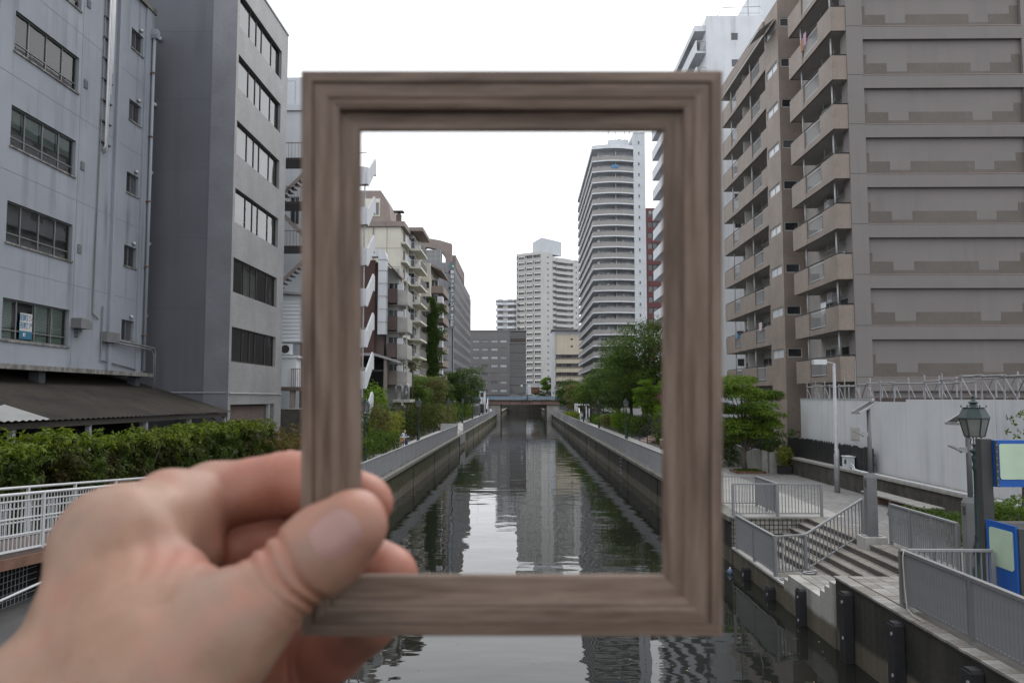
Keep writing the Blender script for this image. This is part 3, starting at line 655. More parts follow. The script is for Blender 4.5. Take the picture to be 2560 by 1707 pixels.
def rail_unit(w_, h_, mat, bars=True, n=None, name='balcony_rail'):
    a = MB(); a.box(-w_/2,w_/2,-.03,.03,h_-.06,h_); a.box(-w_/2,w_/2,-.02,.02,.05,.1)
    n = n or int(w_/.14)
    for i in range(n+1):
        x = -w_/2 + w_*i/n; a.box(x-.009,x+.009,-.012,.012,.1,h_-.06)
    return a.mesh(name, mat)
R0, RX, RXM = (0,0,0), (0,0,rad(90)), (0,0,rad(-90))
def blk(t, name, mat, x0, x1, y0, y1, z0, z1): return P(name, MB().box(x0,x1,y0,y1,z0,z1), mat, t)
UP = 3.4
# --- brown building with a pale duct, grey balconies, carport roof
t = thing('apartment_building', 'dark red brown building with a pale square duct left of the cream flats', 'building', (-16, 80, UP))
blk(t, 'wall', MT['red_brown'], -26,-15.1,80,92,UP,19.6); blk(t, 'wall', MT['dark_brown'], -15.09,-14.2,80.3,92,UP,19.4); blk(t, 'wall', MT['concrete_pale'], -14.19,-12.9,81.5,84.6,UP,19.0)
dct = P('duct', MB().prism([(-14.65,12.0),(-13.85,12.0),(-13.85,19.9),(-14.0,20.35),(-14.3,20.6),(-15.4,20.6),(-15.4,19.85),(-14.65,19.85)], 'y', 79.2, 80.28), MT['white_wall'], t)
for z in (13.2,14.5,15.8,17.1,18.4,19.5): P('duct_flange', MB().box(-14.69,-13.81,79.16,80.2,z,z+.05), MT['galv'], dct)
for i in range(5):
    z = 6.95 + i*2.78
    if z < 18:
        P('balcony', MB().box(-13.85,-12.96,80.3,83.4,z+.0,z+1.45) , MT['dark_brown'] if 9 < z else MT['taupe'], t)
        P('balcony', MB().box(-12.95,-11.9,80.9,84.5,z,z+1.35).box(-12.95,-11.9,80.9,84.5,z-.12,z-.01), MT['concrete_pale'], t)
        P('balcony_soffit', MB().box(-14.1,-12.0,80.95,84.4,z-.2,z-.13), MT['soffit'], t)
        put('window', win_unit(1.1,1.9,MT['alu'],MT['dark_glass']), t, (-13.4,81.45,z+.3)); put('window', win_unit(1.6,1.9,MT['alu'],MT['dark_glass']), t, (-12.85,83,z+.3), RX)
        P('post', MB().box(-12.05,-11.95,81.0,81.1,z+1.35,z+2.6), MT['concrete_pale'], t)
        P('air_conditioner', MB().box(-13.0,-12.4,81.1,81.5,z+1.4,z+2.0), MT['white_wall'], t)
P('awning', MB().prism([(-13.9,19.3),(-12.7,18.0),(-12.7,18.15),(-13.9,19.45)], 'y', 80.2, 83.5), MT['dark_brown'], t)
P('carport_roof', MB().prism([(-17.5,9.75),(-14.6,9.75),(-12.4,9.1),(-12.4,9.3),(-14.6,10.0),(-17.5,10.0)], 'y', 77.2, 80.25), MT['galv'], t)
for x in (-16.8,-13.55): P('carport_post', MB().box(x-.15,x+.15,77.6,77.9,UP,9.6), MT['taupe'], t)
P('carport_brace', MB().bar((-16.7,77.75,6.2),(-15.2,77.75,8.2),.1,.1).bar((-16.8,77.75,8.3),(-13.5,77.75,8.3),.1,.15), MT['dark_frame'], t)
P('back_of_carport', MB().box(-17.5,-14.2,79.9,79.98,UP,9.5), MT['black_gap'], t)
P('platform', MB().box(-13.2,-11.5,80.2,84,5.2,5.5), MT['concrete_pale'], t)
P('tank_pipe', MB().tube([(-12.9,80.4,5.5),(-12.9,80.4,6.8),(-12.6,80.4,7.0),(-12.3,80.4,6.8),(-12.3,80.4,5.5)], .14, 8), MT['galv'], t, True)
P('tank_pipe', MB().tube([(-12.1,80.6,5.5),(-12.1,80.6,6.9),(-11.8,80.6,7.0),(-11.7,80.6,6.7),(-11.7,80.6,5.5)], .14, 8), MT['galv'], t, True)
P('blue_tarp', MB().box(-16.6,-15.6,77.0,77.05,5.9,7.7), MT['sign_blue'], t)
# --- taupe mansard house behind
t = thing('mansard_building', 'taupe building with a sloped mansard roof above the cream flats', 'building', (-26,140,UP))
P('mansard', MB().prism([(-40,34),(-23.8,34),(-23.8,37.6),(-24.1,40.1),(-25.6,42.7),(-40,42.7)], 'y', 140, 150), MT['taupe'], t)
P('recess_frame', MB().box(-28.6,-25.7,139.9,140.0,38.0,41.2), MT['cream'], t); put('window', win_unit(1.3,2.3,MT['concrete_pale'],MT['dark_glass']), t, (-26.5,139.85,38.2))
blk(t, 'wall', MT['cream'], -40,-24.2,140.3,150,UP,34)
# --- cream flats with balconies
t = thing('apartment_building', 'cream apartment block with white balconies and a chimney on the left bank', 'building', (-18,118,UP))
blk(t, 'wall', MT['cream'], -34,-18.5,118,124.5,UP,31.3); blk(t, 'wall', MT['cream'], -33.9,-17.6,125.4,136,UP,31.6)
jj = MB()
for z in range(9): jj.box(-30,-18.5,117.97,118,5.4+z*2.83,5.45+z*2.83)
jj.box(-20.6,-20.52,117.975,118,UP,31.2); P('wall_joint', jj, MT['taupe'], t)
P('roof', MB().box(-34,-17.9,117.6,124.9,31.31,32.1), MT['taupe'], t); P('wing_roof', MB().box(-34,-15.9,123.8,133.5,31.9,32.5), MT['taupe'], t)
P('downpipe', MB().tube([(-22.6,117.85,31.2),(-22.6,117.85,12)], .08, 6), MT['taupe'], t)
ch = P('chimney', MB().box(-19.3,-18.6,118.5,119.4,32.1,33.4), MT['dark_brown'], t); P('chimney_cap', MB().box(-19.7,-18.2,118.2,119.7,33.7,33.85).box(-19.1,-18.8,118.8,119.1,33.4,33.7), MT['dark_frame'], ch)
slab = MB().box(-18.2,-16.2,124.0,132.4,-.28,0).mesh('balcony_slab', MT['cream']); slab2 = MB().box(-18.49,-17.7,118.4,123.6,-.28,0).mesh('balcony_slab', MT['cream'])
r1, r2, r3 = rail_unit(1.95,1.1,MT['white_metal']), rail_unit(8.2,1.1,MT['tower_parapet'],True,80), rail_unit(5.1,1.1,MT['white_wall'],True,60)
w1, w2, w3 = win_unit(1.15,1.95,MT['alu'],MT['dark_glass']), win_unit(2.4,1.95,MT['alu'],MT['dark_glass'],2), win_unit(1.6,1.9,MT['alu'],MT['dark_glass'])
edgew = MB().box(-.08,.08,0,.5,-.3,2.55).mesh('wall_fin', MT['cream']); acu = MB().box(-.3,.3,0,.3,0,.55).mesh('air_conditioner', MT['white_wall'])
for i in range(9):
    z = 6.46 + i*2.83
    put('balcony_slab', slab, t, (0,0,z)); put('balcony_rail', r1, t, (-17.2,124.1,z)); put('balcony_rail', r2, t, (-16.28,128.2,z), RX)
    put('balcony_slab', slab2, t, (0,0,z)); put('balcony_rail', r3, t, (-17.76,121,z), RX); put('wall_fin', edgew, t, (-18.28,123.9,z))
    put('window', w1, t, (-17.95,125.36,z+.05)); put('window', w2, t, (-17.56,128,z+.05), RX); put('window', w3, t, (-18.46,121.2,z+.05), RX); put('air_conditioner', acu, t, (-16.9,124.9,z+.02))
# --- beige flats farther on
t = thing('apartment_building', 'beige apartment block with taupe balconies between ivy and the hotel', 'building', (-16,138,UP))
blk(t, 'wall', MT['cream'], -28,-16.2,136,150,UP,28.9); blk(t, 'side_wall', MT['concrete_pale'], -16.19,-15.3,139,150,UP,25.6)
P('eave', MB().prism([(-17,28.9),(-14.2,27.6),(-14.2,27.9),(-17,29.3)], 'y', 137, 150), MT['taupe'], t)
bm = MB().box(-16.2,-14.1,0,11,0,1.25).mesh('balcony', MT['brown_tile_far']); sf = MB().box(-15.2,-14.3,-1.8,.0,0,1.1).mesh('balcony', MT['white_wall'])
for i in range(8):
    z = 6.1 + i*2.55
    put('balcony', bm, t, (0,138,z)); put('window', win_unit(2.2,1.8,MT['alu'],MT['dark_glass']) if i == 0 else bpy.data.meshes['window_b'], t, (-15.7,138.95,z+1.26)) if False else None
    if i < 7: put('balcony', sf, t, (.3,137.9,z+.6))
wb = win_unit(1.2,1.2,MT['alu'],MT['dark_glass'])
for i in range(8): put('window', wb, t, (-16.9,135.95,6.6+i*2.55)); put('window', wb, t, (-15.7,138.95,7.4+i*2.55))
# --- dark grey hotel with vertical sign
hx = -17.2
t = thing('hotel_building', 'grey hotel tower with a vertical name sign on its corner', 'building', (hx,192,UP))
hm = FX(hx); HZ = [7+i*2.75 for i in range(11)]; HU = [195.5+i*3.4 for i in range(18)]
holes = [(u,u+1.5,z,z+1.8) for u in HU for z in HZ]
P('wall', wallholes(MB(), hm, 192, 256, UP, 37.4, holes, .06), MT['hotel_grey'], t)
blk(t, 'side_wall', MT['hotel_grey'], -30,-17.42,192.02,255.9,UP,38.6)
jj = MB()
for z in (12,18,24,30,36): jj.box(-30,hx,191.96,192,z,z+.08)
for x in (-19.3,-21,-23): jj.box(x,x+.05,191.965,192,UP,37.3)
P('wall_joint', jj, MT['grey_paint_shaded'], t)
hw = win_unit(1.5,1.8,MT['dark_frame'],MT['dark_glass'],0)
for u in HU:
    for z in HZ: put('window', hw, t, (hx-.05,u+.75,z), RX)
P('arch_wall', MB().prism([(-27,42),(-27,45.6),(-24.5,45.5),(-21,44.9),(-18.0,44.0),(-18.0,38.6),(-19.2,38.6),(-19.6,40.5),(-20.6,42),(-22.2,42.8),(-24.2,43.2)], 'y', 196, 198.5), MT['taupe'], t)
gl_ = P('glass_front', MB().box(-30,-20.2,194.5,195,38.6,42.2), MT['pale_glass'], t)
gb = MB()
for x in range(8): gb.box(-29+x*1.2,-28.94+x*1.2,194.4,194.5,38.6,42.2)
for z in (39.8,41): gb.box(-30,-20.2,194.42,194.5,z,z+.07)
P('glazing_bar', gb, MT['alu'], gl_)
P('roof_room', MB().box(-19.9,-17.3,200,230,38.6,41.8), MT['taupe'], t)
sg = thing('hotel_sign', 'narrow vertical dark sign with white characters on the hotel corner', 'sign', (-17.3,191,22.5))
P('board', MB().box(-17.85,-16.85,191.2,191.5,22.4,38.7), MT['sign_dark'] if False else M('sign_slate', (.10,.115,.14), .5, .05), sg)
for z in (24,28,32,36): P('bracket', MB().box(-18.2,-17.85,191.3,191.9,z,z+.5), MT['black_gap'], sg)
lg = P('emblem', MB().tube([(-17.35,191.2,37.6),(-17.35,191.14,37.6)], .42, 16), M('emblem_green', (.02,.22,.13), .5, .05), sg); P('emblem_leaf', MB().add([(-17.3,191.13,37.3),(-17.0,191.13,37.35),(-17.02,191.13,37.75),(-17.25,191.13,37.7)], [(0,1,2,3)]), MT['blind_white'], lg)
wt = M('sign_white', (.75,.78,.8), .5, .03)
for i, ch_ in enumerate('静鉄ホテルプレジオ'): text_on(ch_, .95, wt, sg, (-17.35,191.17,36.05-i*1.12), 'y')
for i, ch_ in enumerate('東京田町'): text_on(ch_, .72, wt, sg, (-17.35,191.17,25.6-i*.8), 'y')
# ------------------------------------------------------------------ far end of the canal: dark office
GZ = 5.0
t = thing('office_building', 'dark grey low office block with a slatted corner beyond the far bridge', 'building', (-8,335,GZ))
OZ = [8.2+i*3.47 for i in range(7)]; OU = [-21.6,-17.8,-13.8,-10.0]
holes = [(u,u+2.7,z,z+1.15) for u in OU for z in OZ]
P('wall', wallholes(MB(), FY(335), -22.6,-5.9,GZ,33.8,holes,.25), MT['office_grey'], t)
ow = win_unit(2.7,1.15,MT['dark_frame'],MT['pale_glass'],2,.07)
for u in OU:
    for z in OZ: put('window', ow, t, (u+1.35,335.2,z))
blk(t, 'corner_glass', MT['dark_glass'], -5.85,.9,335.4,350,GZ,33.5); blk(t, 'rear_block', MT['office_grey'], -22.6,-5.9,335.6,350,GZ,33.8)
sm = MB().box(-5.9,1.0,334.9,335.2,0,.16).mesh('sun_slat', MT['office_grey'])
for i in range(38): put('sun_slat', sm, t, (0,0,6.2+i*.72))
fl = MB()
for z in OZ: fl.box(-5.9,.95,335.22,335.5,z-.9,z-.45)
P('floor_band', fl, MT['office_grey'], t)
P('red_band', MB().box(-5.86,.9,335.2,335.38,29.2,30.6), MT['red_brown'], t); P('roof_edge', MB().box(-22.8,1.1,334.85,350,33.8,34.3), MT['office_grey'], t)
P('base', MB().box(-22.7,-5.9,334.8,334.97,GZ,7.0), MT['dark_frame'], t); P('roof_mast', MB().tube([(-19.5,338,34.3),(-19.5,338,42)], .06, 5), MT['galv'], t)
# --- small white flats with wavy balconies
t = thing('apartment_building', 'white flats with rounded balconies left of the pale grey tower', 'building', (-8,385,GZ))
blk(t, 'wall', MT['light_grey_wall'], -13,-2.4,382,395,GZ,52.4); P('roof_edge', MB().box(-13.6,-2.4,381,395,52.4,52.9), MT['white_wall'], t)
arc = []
for i in range(9):
    a = i/8; arc.append((-13.6+a*4.6, 381.2-1.2*math.sin(a*math.pi)))
arc += [(-8.6,381.6)] + [(-8.4+a_*6.2, 381.2-1.0*math.sin(a_*math.pi)) for a_ in [k/8 for k in range(9)]]
bb = MB().prism(arc + [(-2.2,383),(-13.6,383)], 'z', 0, 1.2).mesh('balcony', MT['white_wall'])
ww = win_unit(2.2,1.7,MT['dark_frame'],MT['dark_glass'],1,.12)
for i in range(17):
    z = 4.6 + i*2.86
    put('balcony', bb, t, (0,0,z))
    for x in (-11.3,-6.6,-4.0): put('window', ww, t, (x,381.95,z+1.25))
# --- pale grey apartment tower, its corner turned to the canal
t = thing('apartment_tower', 'pale grey apartment tower with corner to the canal behind dark office', 'building', (8.2,372,GZ), None, 0)
c0 = Vector((8.2,372,0)); dl = Vector((-math.cos(rad(30)), math.sin(rad(30)), 0)); dr = Vector((math.cos(rad(38)), math.sin(rad(38)), 0)) 
LL, LR = 13.6, 24.0; TOP = 74.6
def FL(u, w_, z):
    n = Vector((-dl.y, dl.x, 0)); n = n if n.y < 0 else -n
    p = c0 + dl*u + n*w_; return (p.x, p.y, z)
def FR(u, w_, z):
    n = Vector((-dr.y, dr.x, 0)); n = n if n.y < 0 else -n
    p = c0 + dr*u + n*w_; return (p.x, p.y, z)
FHT = 2.82; NF = 25
aL = math.atan2(-dl.y, -dl.x); aR = math.atan2(dr.y, dr.x)
zf = [TOP-1.0-(i+1)*FHT for i in range(NF)]
hl = [(u,u+4.15,z+.05,z+2.55) for z in zf for u in (.35,4.75,9.15)]
P('wall', wallholes(MB(), FL, 0, LL, GZ-2, TOP, hl, 1.3), MT['light_grey_wall'], t)
hr = [(u,u+1.0,z+1.0,z+1.9) for z in zf for u in (3.6,)]
P('wall', wallholes(MB(), FR, 0, 7.0, GZ-2, TOP, hr, .2), MT['light_grey_wall'], t)
P('wall', MB().quad(FR(7,-1.5,GZ),FR(20,-1.5,GZ),FR(20,-1.5,TOP-1.4),FR(7,-1.5,TOP-1.4)).quad(FR(20,0,GZ),FR(LR,0,GZ),FR(LR,0,TOP-2),FR(20,0,TOP-2)).quad(FR(20,0,GZ),FR(20,-1.5,GZ),FR(20,-1.5,TOP-2),FR(20,0,TOP-2)).quad(FR(7,0,GZ),FR(7,-1.5,GZ),FR(7,-1.5,TOP),FR(7,0,TOP)), MT['light_grey_wall'], t)
P('roof', MB().add([FL(0,0,TOP),FL(LL,0,TOP),FL(LL,-16,TOP),FR(7,-14,TOP),FR(7,0,TOP)], [(0,1,2,3,4)]), MT['concrete'], t); P('wing_roof', MB().add([FR(7,-1.4,TOP-1.4),FR(20,-1.4,TOP-1.4),FR(20,-14,TOP-1.4),FR(7,-14,TOP-1.4),FR(7,-1.4,TOP-2.2),FR(20,-1.4,TOP-2.2)], [(0,1,2,3),(0,4,5,1)]), MT['light_grey_wall'], t)
rlm = MB().box(-2.07,2.07,-.05,.05,0,1.05).mesh('balcony_rail', MT['concrete_pale']); lw = win_unit(3.9,2.3,MT['concrete_pale'],MT['dark_glass'],3,.1); sw = win_unit(1.0,.9,MT['alu'],MT['dark_glass'],1,.1)
rb = MB().box(-4.6,4.6,-1.5,1.0,-.25,0).box(-4.6,4.6,-1.5,-1.35,0,1.1).mesh('balcony', MT['light_grey_wall']); rs_ = MB().box(-1.2,1.2,-.7,1.0,-.25,1.1).mesh('balcony', MT['light_grey_wall']); dw = win_unit(7.6,2.0,MT['taupe'],MT['dark_glass'],4,.12)
for z in zf:
    for u in (.35,4.75,9.15):
        put('balcony_rail', rlm, t, FL(u+2.07,-.12,z+.05), (0,0,aL)); put('window', lw, t, FL(u+2.07,-1.25,z+.1), (0,0,aL))
    put('window', sw, t, FR(4.1,-.15,z+1.0), (0,0,aR)); put('balcony', rb, t, FR(13.5,-.9,z), (0,0,aR)); put('balcony', rs_, t, FR(8.2,-.6,z+.3), (0,0,aR)); put('balcony', rs_, t, FR(19.0,-.6,z+.3), (0,0,aR))
    put('window', dw, t, FR(13.5,-1.45,z+.05), (0,0,aR)); put('window', sw, t, FR(22.0,.03,z+1.0), (0,0,aR))
P('penthouse', MB().add([FR(1,-1,TOP),FL(8,-6,TOP),FR(8,-14,TOP),FR(16,-4,TOP),FR(1,-1,TOP+7),FL(8,-6,TOP+6),FR(8,-14,TOP+6),FR(16,-4,TOP+7)], [(0,4,5,1),(0,3,7,4),(4,7,6,5),(3,2,6,7),(1,5,6,2)]), MT['pale_blue_wall'], t)
# --- beige school-like block
t = thing('office_building', 'beige block with ribbon windows between the two tall towers', 'building', (11,310,GZ))
BZ = [21.2-3.45*i for i in range(5)]
hb = [(12.4,29,z,z+1.4) for z in BZ] + [(18.2,19,z,z+.7) for z in (25.4,28.2)]
P('wall', wallholes(MB(), FY(310), 12.1,30,GZ,30.4,hb,.3), MT['beige'], t); P('column', MB().box(10.9,12.08,309.4,322,GZ,31.5), MT['pale_blue_wall'], t); blk(t,'core',MT['beige'],12.2,30,310.4,322,GZ,30.3)
P('roof', MB().box(10.7,30.4,308.6,322,31.9,32.4), MT['office_grey'], t); P('roof_louvre', MB().box(12.1,30,309.9,320,30.4,31.9), MT['pale_glass'], t)
rw = win_unit(2.0,1.4,MT['dark_frame'],MT['dark_glass'],2,.08); rw2 = win_unit(.8,.7,MT['dark_frame'],MT['dark_glass'],0,.08)
for z in BZ:
    for i in range(8): put('window', rw, t, (13.45+i*2.07,310.25,z))
    P('ledge', MB().box(12.1,30,309.7,310,z-.2,z-.05), MT['taupe'], t)
for z in (25.4,28.2): put('window', rw2, t, (18.6,310.25,z))
RT = random.Random(12)
# --- tall white tower with curved balconies
ty = 205.0
t = thing('apartment_tower', 'tall white apartment tower with curved balconies on the right bank', 'building', (24,ty,UP))
blk(t, 'core', MT['pale_blue_wall'], 28.7,31.75,ty,262,UP,75.1); blk(t, 'wall', MT['tower_wall'], 19.5,28.69,ty+2.2,262,UP,70.6)
cj = MB()
for i in range(24): cj.box(28.7,31.75,ty-.03,ty,6+2.86*i,6.06+2.86*i)
cj.box(31.1,31.16,ty-.025,ty,UP,75); P('wall_joint', cj, MT['white_metal'], t)
def bow(x0, x1, y, b, n=10): return [(x0+(x1-x0)*i/n, y-b*math.sin(math.pi*i/n)) for i in range(n+1)]
roofp = bow(17.9,28.7,ty,1.2) + [(28.7,262),(17.9,262)]
P('roof', MB().prism(roofp, 'z', 70.6, 71.6), MT['white_wall'], t); P('penthouse', MB().box(22.6,27.9,ty+3,ty+14,71.6,74.2), MT['pale_blue_wall'], t)
P('roof_dome', MB().lathe([(.9,0),(.8,.4),(.5,.75),(.05,.9)], (25.6,ty+5,74.2), 12), MT['galv'], t, True)
for x in (22.6,24.4,26.8,28.2): P('roof_mast', MB().tube([(x,ty+3.2,71.6),(x,ty+3.2,78 if x < 23 else 76.5)], .07, 5), MT['galv'], t)
slabp = bow(17.9,28.75,ty,1.2) + [(28.75,262),(17.9,262)]
slab = MB().prism(slabp, 'z', -.28, 0).mesh('balcony_slab', MT['white_wall'])
pc = bow(17.95,28.7,ty+.02,1.2); pin = [(x,y+.1) for x, y in pc][::-1]
par = MB().prism(pc+pin, 'z', .0, 1.02).box(17.95,18.05,ty+.1,262,0,1.02).mesh('balcony_parapet', MT['tower_parapet'])
crail = MB().tube([(x,y,1.16) for x, y in pc] , .05, 5).bar((18,ty,1.16),(18,262,1.16),.08,.06).mesh('hand_rail', MT['white_metal'])
tw = [win_unit(1.7,2.0,MT['white_metal'],MT['dark_glass'],1,.08), win_unit(1.3,2.0,MT['white_metal'],MT['pale_glass'],1,.08)]
part_ = MB().box(-.06,.06,-2.6,0,0,2.5).mesh('balcony_partition', MT['concrete_pale']); fin = MB().box(-.9,0,-.08,.08,0,2.5).mesh('balcony_partition', MT['concrete_pale'])
for i in range(23):
    z = 5.0 + i*2.84
    put('balcony_slab', slab, t, (0,0,z)); put('balcony_parapet', par, t, (0,0,z)); put('hand_rail', crail, t, (0,0,z))
    for j, x in enumerate((20.8,23.2,24.9,27.3)): put('window', tw[(i+j) % 2] if j % 2 else tw[0], t, (x,ty+2.15,z+.05))
    put('balcony_partition', part_, t, (24.0,ty+2.2,z))
    for x in RT.sample([19.6,22.1,24.4,26.0,28.1], 2): put('air_conditioner', acu, t, (x,ty+1.7,z+RT.choice((.02,.02,1.6))))
    for y in range(6): put('window', tw[0], t, (19.48,ty+7+y*9,z+.05), RXM)
    for y in range(5): put('balcony_partition', fin, t, (19.5,ty+11.5+y*9,z))
sw = win_unit(.5,.9,MT['alu'],MT['dark_glass'],0,.08)
for i in range(24): put('window', sw, t, (30.1,ty-.02,6.6+i*2.84))
P('bedding', MB().box(22.8,24.6,ty-1.28,ty-1.2,65.3,66.2), M('blue_quilt', (.10,.20,.36), .9, .1), t)
# --- dark red office behind it
t = thing('office_building', 'dark red office block glimpsed right of the tall white tower', 'building', (38,230,UP))
RZ = [8+i*3.15 for i in range(17)]
P('wall', wallholes(MB(), FY(230), 35.4,42,UP,61,[(36.1,41,z,z+1.7) for z in RZ],.3), MT['brick_red'], t)
blk(t, 'core', MT['dark_brown'], 35.5,41.9,230.5,250,UP,60.9); blk(t, 'unseen_sky_blocker', MT['office_grey'], 42.1,64,229,252,UP,46)  # grey block is unseen, added to keep sky out of the left-bank window reflections
rw = win_unit(1.3,1.7,MT['dark_frame'],MT['dark_glass'],0,.08)
for z in RZ:
    for i in range(3): put('window', rw, t, (36.8+i*1.4,230.25,z))
text_on('住友不', 1.0, wt, t, (37.9,229.95,60.0-.35), 'y')
# --- white flats beyond the brown block on the right bank
t = thing('apartment_building', 'white apartment block beside the brown flats, seen around frame corner', 'building', (18,78,UP))
WZ = [9.3+i*2.73 for i in range(13)]
P('wall', wallholes(MB(), FY(78), 18.35,34,UP,44,[(20.85,21.55,z-.6,z+.15) for z in WZ],.15), MT['white_wall'], t); blk(t, 'core', MT['white_wall'], 18.4,34,78.3,106,UP,43.9)
blk(t, 'roof_block', MT['white_wall'], 24.1,34,78.2,92,44,48.5); P('roof_rail', MB().tube([(19.5,78.5,44),(20.2,78.5,45.1),(24,78.5,45.2)], .05, 5).tube([(20.2,78.5,44.5),(24,78.5,44.5)], .03, 5), MT['white_metal'], t)
P('roof_mast', MB().tube([(22.9,79,44),(22.9,79,51)], .05, 5), MT['galv'], t); P('roof_eave', MB().box(17.3,18.4,78.4,106,42.6,43.2), MT['white_wall'], t)
sl_ = MB().box(17.4,18.4,78.5,106.3,-.18,0).mesh('balcony_slab', MT['white_wall']); pf = MB().box(17.4,17.52,78.5,106.3,0,1.1).box(17.53,18.3,106.18,106.3,0,1.1).mesh('balcony_parapet', MT['white_wall']); er = rail_unit(.85,1.1,MT['white_metal'],True,6)
ww = win_unit(.75,.8,MT['white_metal'],MT['dark_glass'],0,.07); dd = win_unit(2.2,2.0,MT['alu'],MT['dark_glass'])
for z in WZ:
    put('window', ww, t, (21.2,78.1,z-.62)); put('balcony_slab', sl_, t, (0,0,z-1.5)); put('balcony_parapet', pf, t, (0,0,z-1.5)); put('balcony_rail', er, t, (17.95,78.55,z-1.5))
    for i in range(4): put('window', dd, t, (18.38,82+i*6.5,z-1.45), RXM)
# ------------------------------------------------------------------ right bank: brown tiled apartment block
ax, ay = 18.67, 45.0
t = thing('apartment_building', 'large brown tiled apartment block with balconies on the right', 'building', (ax, ay, WK))
FLR = [6.76+2.9*k for k in range(9)]; ZT = 36.0
# end wall: recessed bays between grey bands, each with a stepped field of brown tiles
P('corner_pier', MB().box(ax,19.6,ay,ay+.9,WK,ZT), MT['mauve_wall_shaded'], t)
jm = MB()
for z in FLR: jm.box(ax-.002,19.602,ay-.004,ay+.3,z+.02,z+.05)
P('wall_joint', jm, MT['sign_dark'], t)
P('end_wall', MB().quad((19.6,ay+.28,WK),(28.75,ay+.28,WK),(28.75,ay+.28,ZT),(19.6,ay+.28,ZT)), MT['mauve_wall_shaded'], t)
P('far_pier', MB().box(28.75,31,ay+.05,ay+3,WK,ZT), MT['mauve_wall_shaded'], t)
band = MB().box(19.6,28.75,ay+.02,ay+.28,-.75,0).mesh('floor_band', MT['mauve_wall_shaded']); lip = MB().box(19.6,28.75,ay+.0,ay+.27,.003,.05).mesh('band_lip', MT['taupe'])
poly = [(19.6,.05),(28.75,.05),(28.75,1.31),(28.25,1.31),(28.25,.82),(27.03,.82),(27.03,.32),(25.88,.32),(25.88,.82),(22.25,.82),(22.25,.31),(21.05,.31),(21.05,.81),(19.88,.81),(19.88,1.31),(19.6,1.31)]
tf = MB(); cells = [(19.6,19.88,1.31),(19.88,21.05,.81),(21.05,22.25,.31),(22.25,25.88,.82),(25.88,27.03,.32),(27.03,28.25,.82),(28.25,28.75,1.31)]
for a, b, h in cells: tf.box(a,b,ay+.265,ay+.29,.05,h)
tile = tf.mesh('tile_field', MT['end_tile_shaded'])
for z in FLR:
    put('floor_band', band, t, (0,0,z)); put('band_lip', lip, t, (0,0,z)); put('tile_field', tile, t, (0,0,z))
# body and balcony facade
P('side_wall', MB().quad((19.45,ay+.9,WK),(19.45,54.4,WK),(19.45,54.4,ZT),(19.45,ay+.9,ZT)).quad((19.45,57.4,WK),(19.45,70.3,WK),(19.45,70.3,33.4),(19.45,57.4,33.4)).quad((19.45,70.3,WK),(30,70.3,WK),(30,70.3,33.4),(19.45,70.3,33.4)), MT['soffit'], t)
bxf = 17.8
P('stair_bay', wallholes(MB(), FXm(bxf), 54.4,57.4,WK,33.5,[(54.75,57.2,z+1.62,z+2.25) for z in FLR], .12), MT['brown_tile'], t)
P('stair_bay_side', wallholes(MB(), FY(54.4), bxf,19.45,WK,33.5,[(17.95,18.95,z+1.62,z+2.25) for z in FLR], .12), MT['brown_tile_far'], t)
P('stair_bay_back', MB().quad((bxf,57.4,WK),(19.45,57.4,WK),(19.45,57.4,33.5),(bxf,57.4,33.5)).quad((bxf,54.4,33.5),(19.45,54.4,33.5),(19.45,57.4,33.5),(bxf,57.4,33.5)), MT['brown_tile_far'], t)
for z in FLR:
    window(t, FXm(bxf), 54.75,57.2,z+1.62,z+2.25,.07,MT['white_metal'],MT['frost'],(56.0,),(),.06)
    window(t, FY(54.4), 17.95,18.95,z+1.62,z+2.25,.07,MT['white_metal'],MT['dark_glass'],(),(),.06)
P('roof_eave', MB().box(17.7,19.5,57.42,70.4,32.5,33.4), MT['brown_tile_far'], t); P('roof_fascia', MB().box(17.72,19.4,57.45,70.35,32.3,32.49), MT['soffit'], t)
P('roof_skylight', MB().add([(16.6,54.9,31.5),(16.6,57.4,31.5),(17.75,57.4,32.4),(17.75,54.9,32.4)], [(0,1,2,3)]).bar((16.6,54.9,31.5),(16.6,57.4,31.5),.06,.06).bar((16.6,56.1,31.5),(17.75,56.1,32.4),.06,.06), MT['frost'], t)
P('upper_storeys', MB().box(19.6,30,46,70,33.5,35.9), MT['brown_tile_far'], t)
def parap(y0, y1, ends): 
    a = MB().box(bxf,bxf+.14,y0,y1,-.22,1.2)
    if 'n' in ends: a.box(bxf+.14,19.4,y0,y0+.14,-.22,1.2)
    if 'f' in ends: a.box(bxf+.14,19.4,y1-.14,y1,-.22,1.2)
    return a.mesh('balcony_parapet', MT['brown_tile'])
pA, pB, pC, pD, pE = parap(45.05,47.1,'n'), parap(49.75,52.3,'f'), parap(57.42,58.8,''), parap(61.2,65.4,''), parap(67.2,70.2,'f')
slA = MB().box(bxf+.14,19.44,45.2,52.15,-.2,-.02).mesh('balcony_slab', MT['soffit']); slB = MB().box(bxf+.14,19.44,57.42,70.1,-.2,-.02).mesh('balcony_slab', MT['soffit'])
def edge(y0, y1): return MB().box(bxf+.02,bxf+.14,y0,y1,-.22,.12).mesh('slab_edge', MT['brown_tile'])
gaps = [(47.1,49.75),(58.8,61.2),(65.4,67.2)]
eg = [edge(*g_) for g_ in gaps]; rg = [rail_unit(b-a-.1,1.0,MT['white_metal'],True,int((b-a)/.17),'balcony_rail') for a, b in gaps]
pst = MB().tube([(0,0,1.2),(0,0,2.68)], .055, 8).mesh('balcony_post', MT['white_metal'], True)
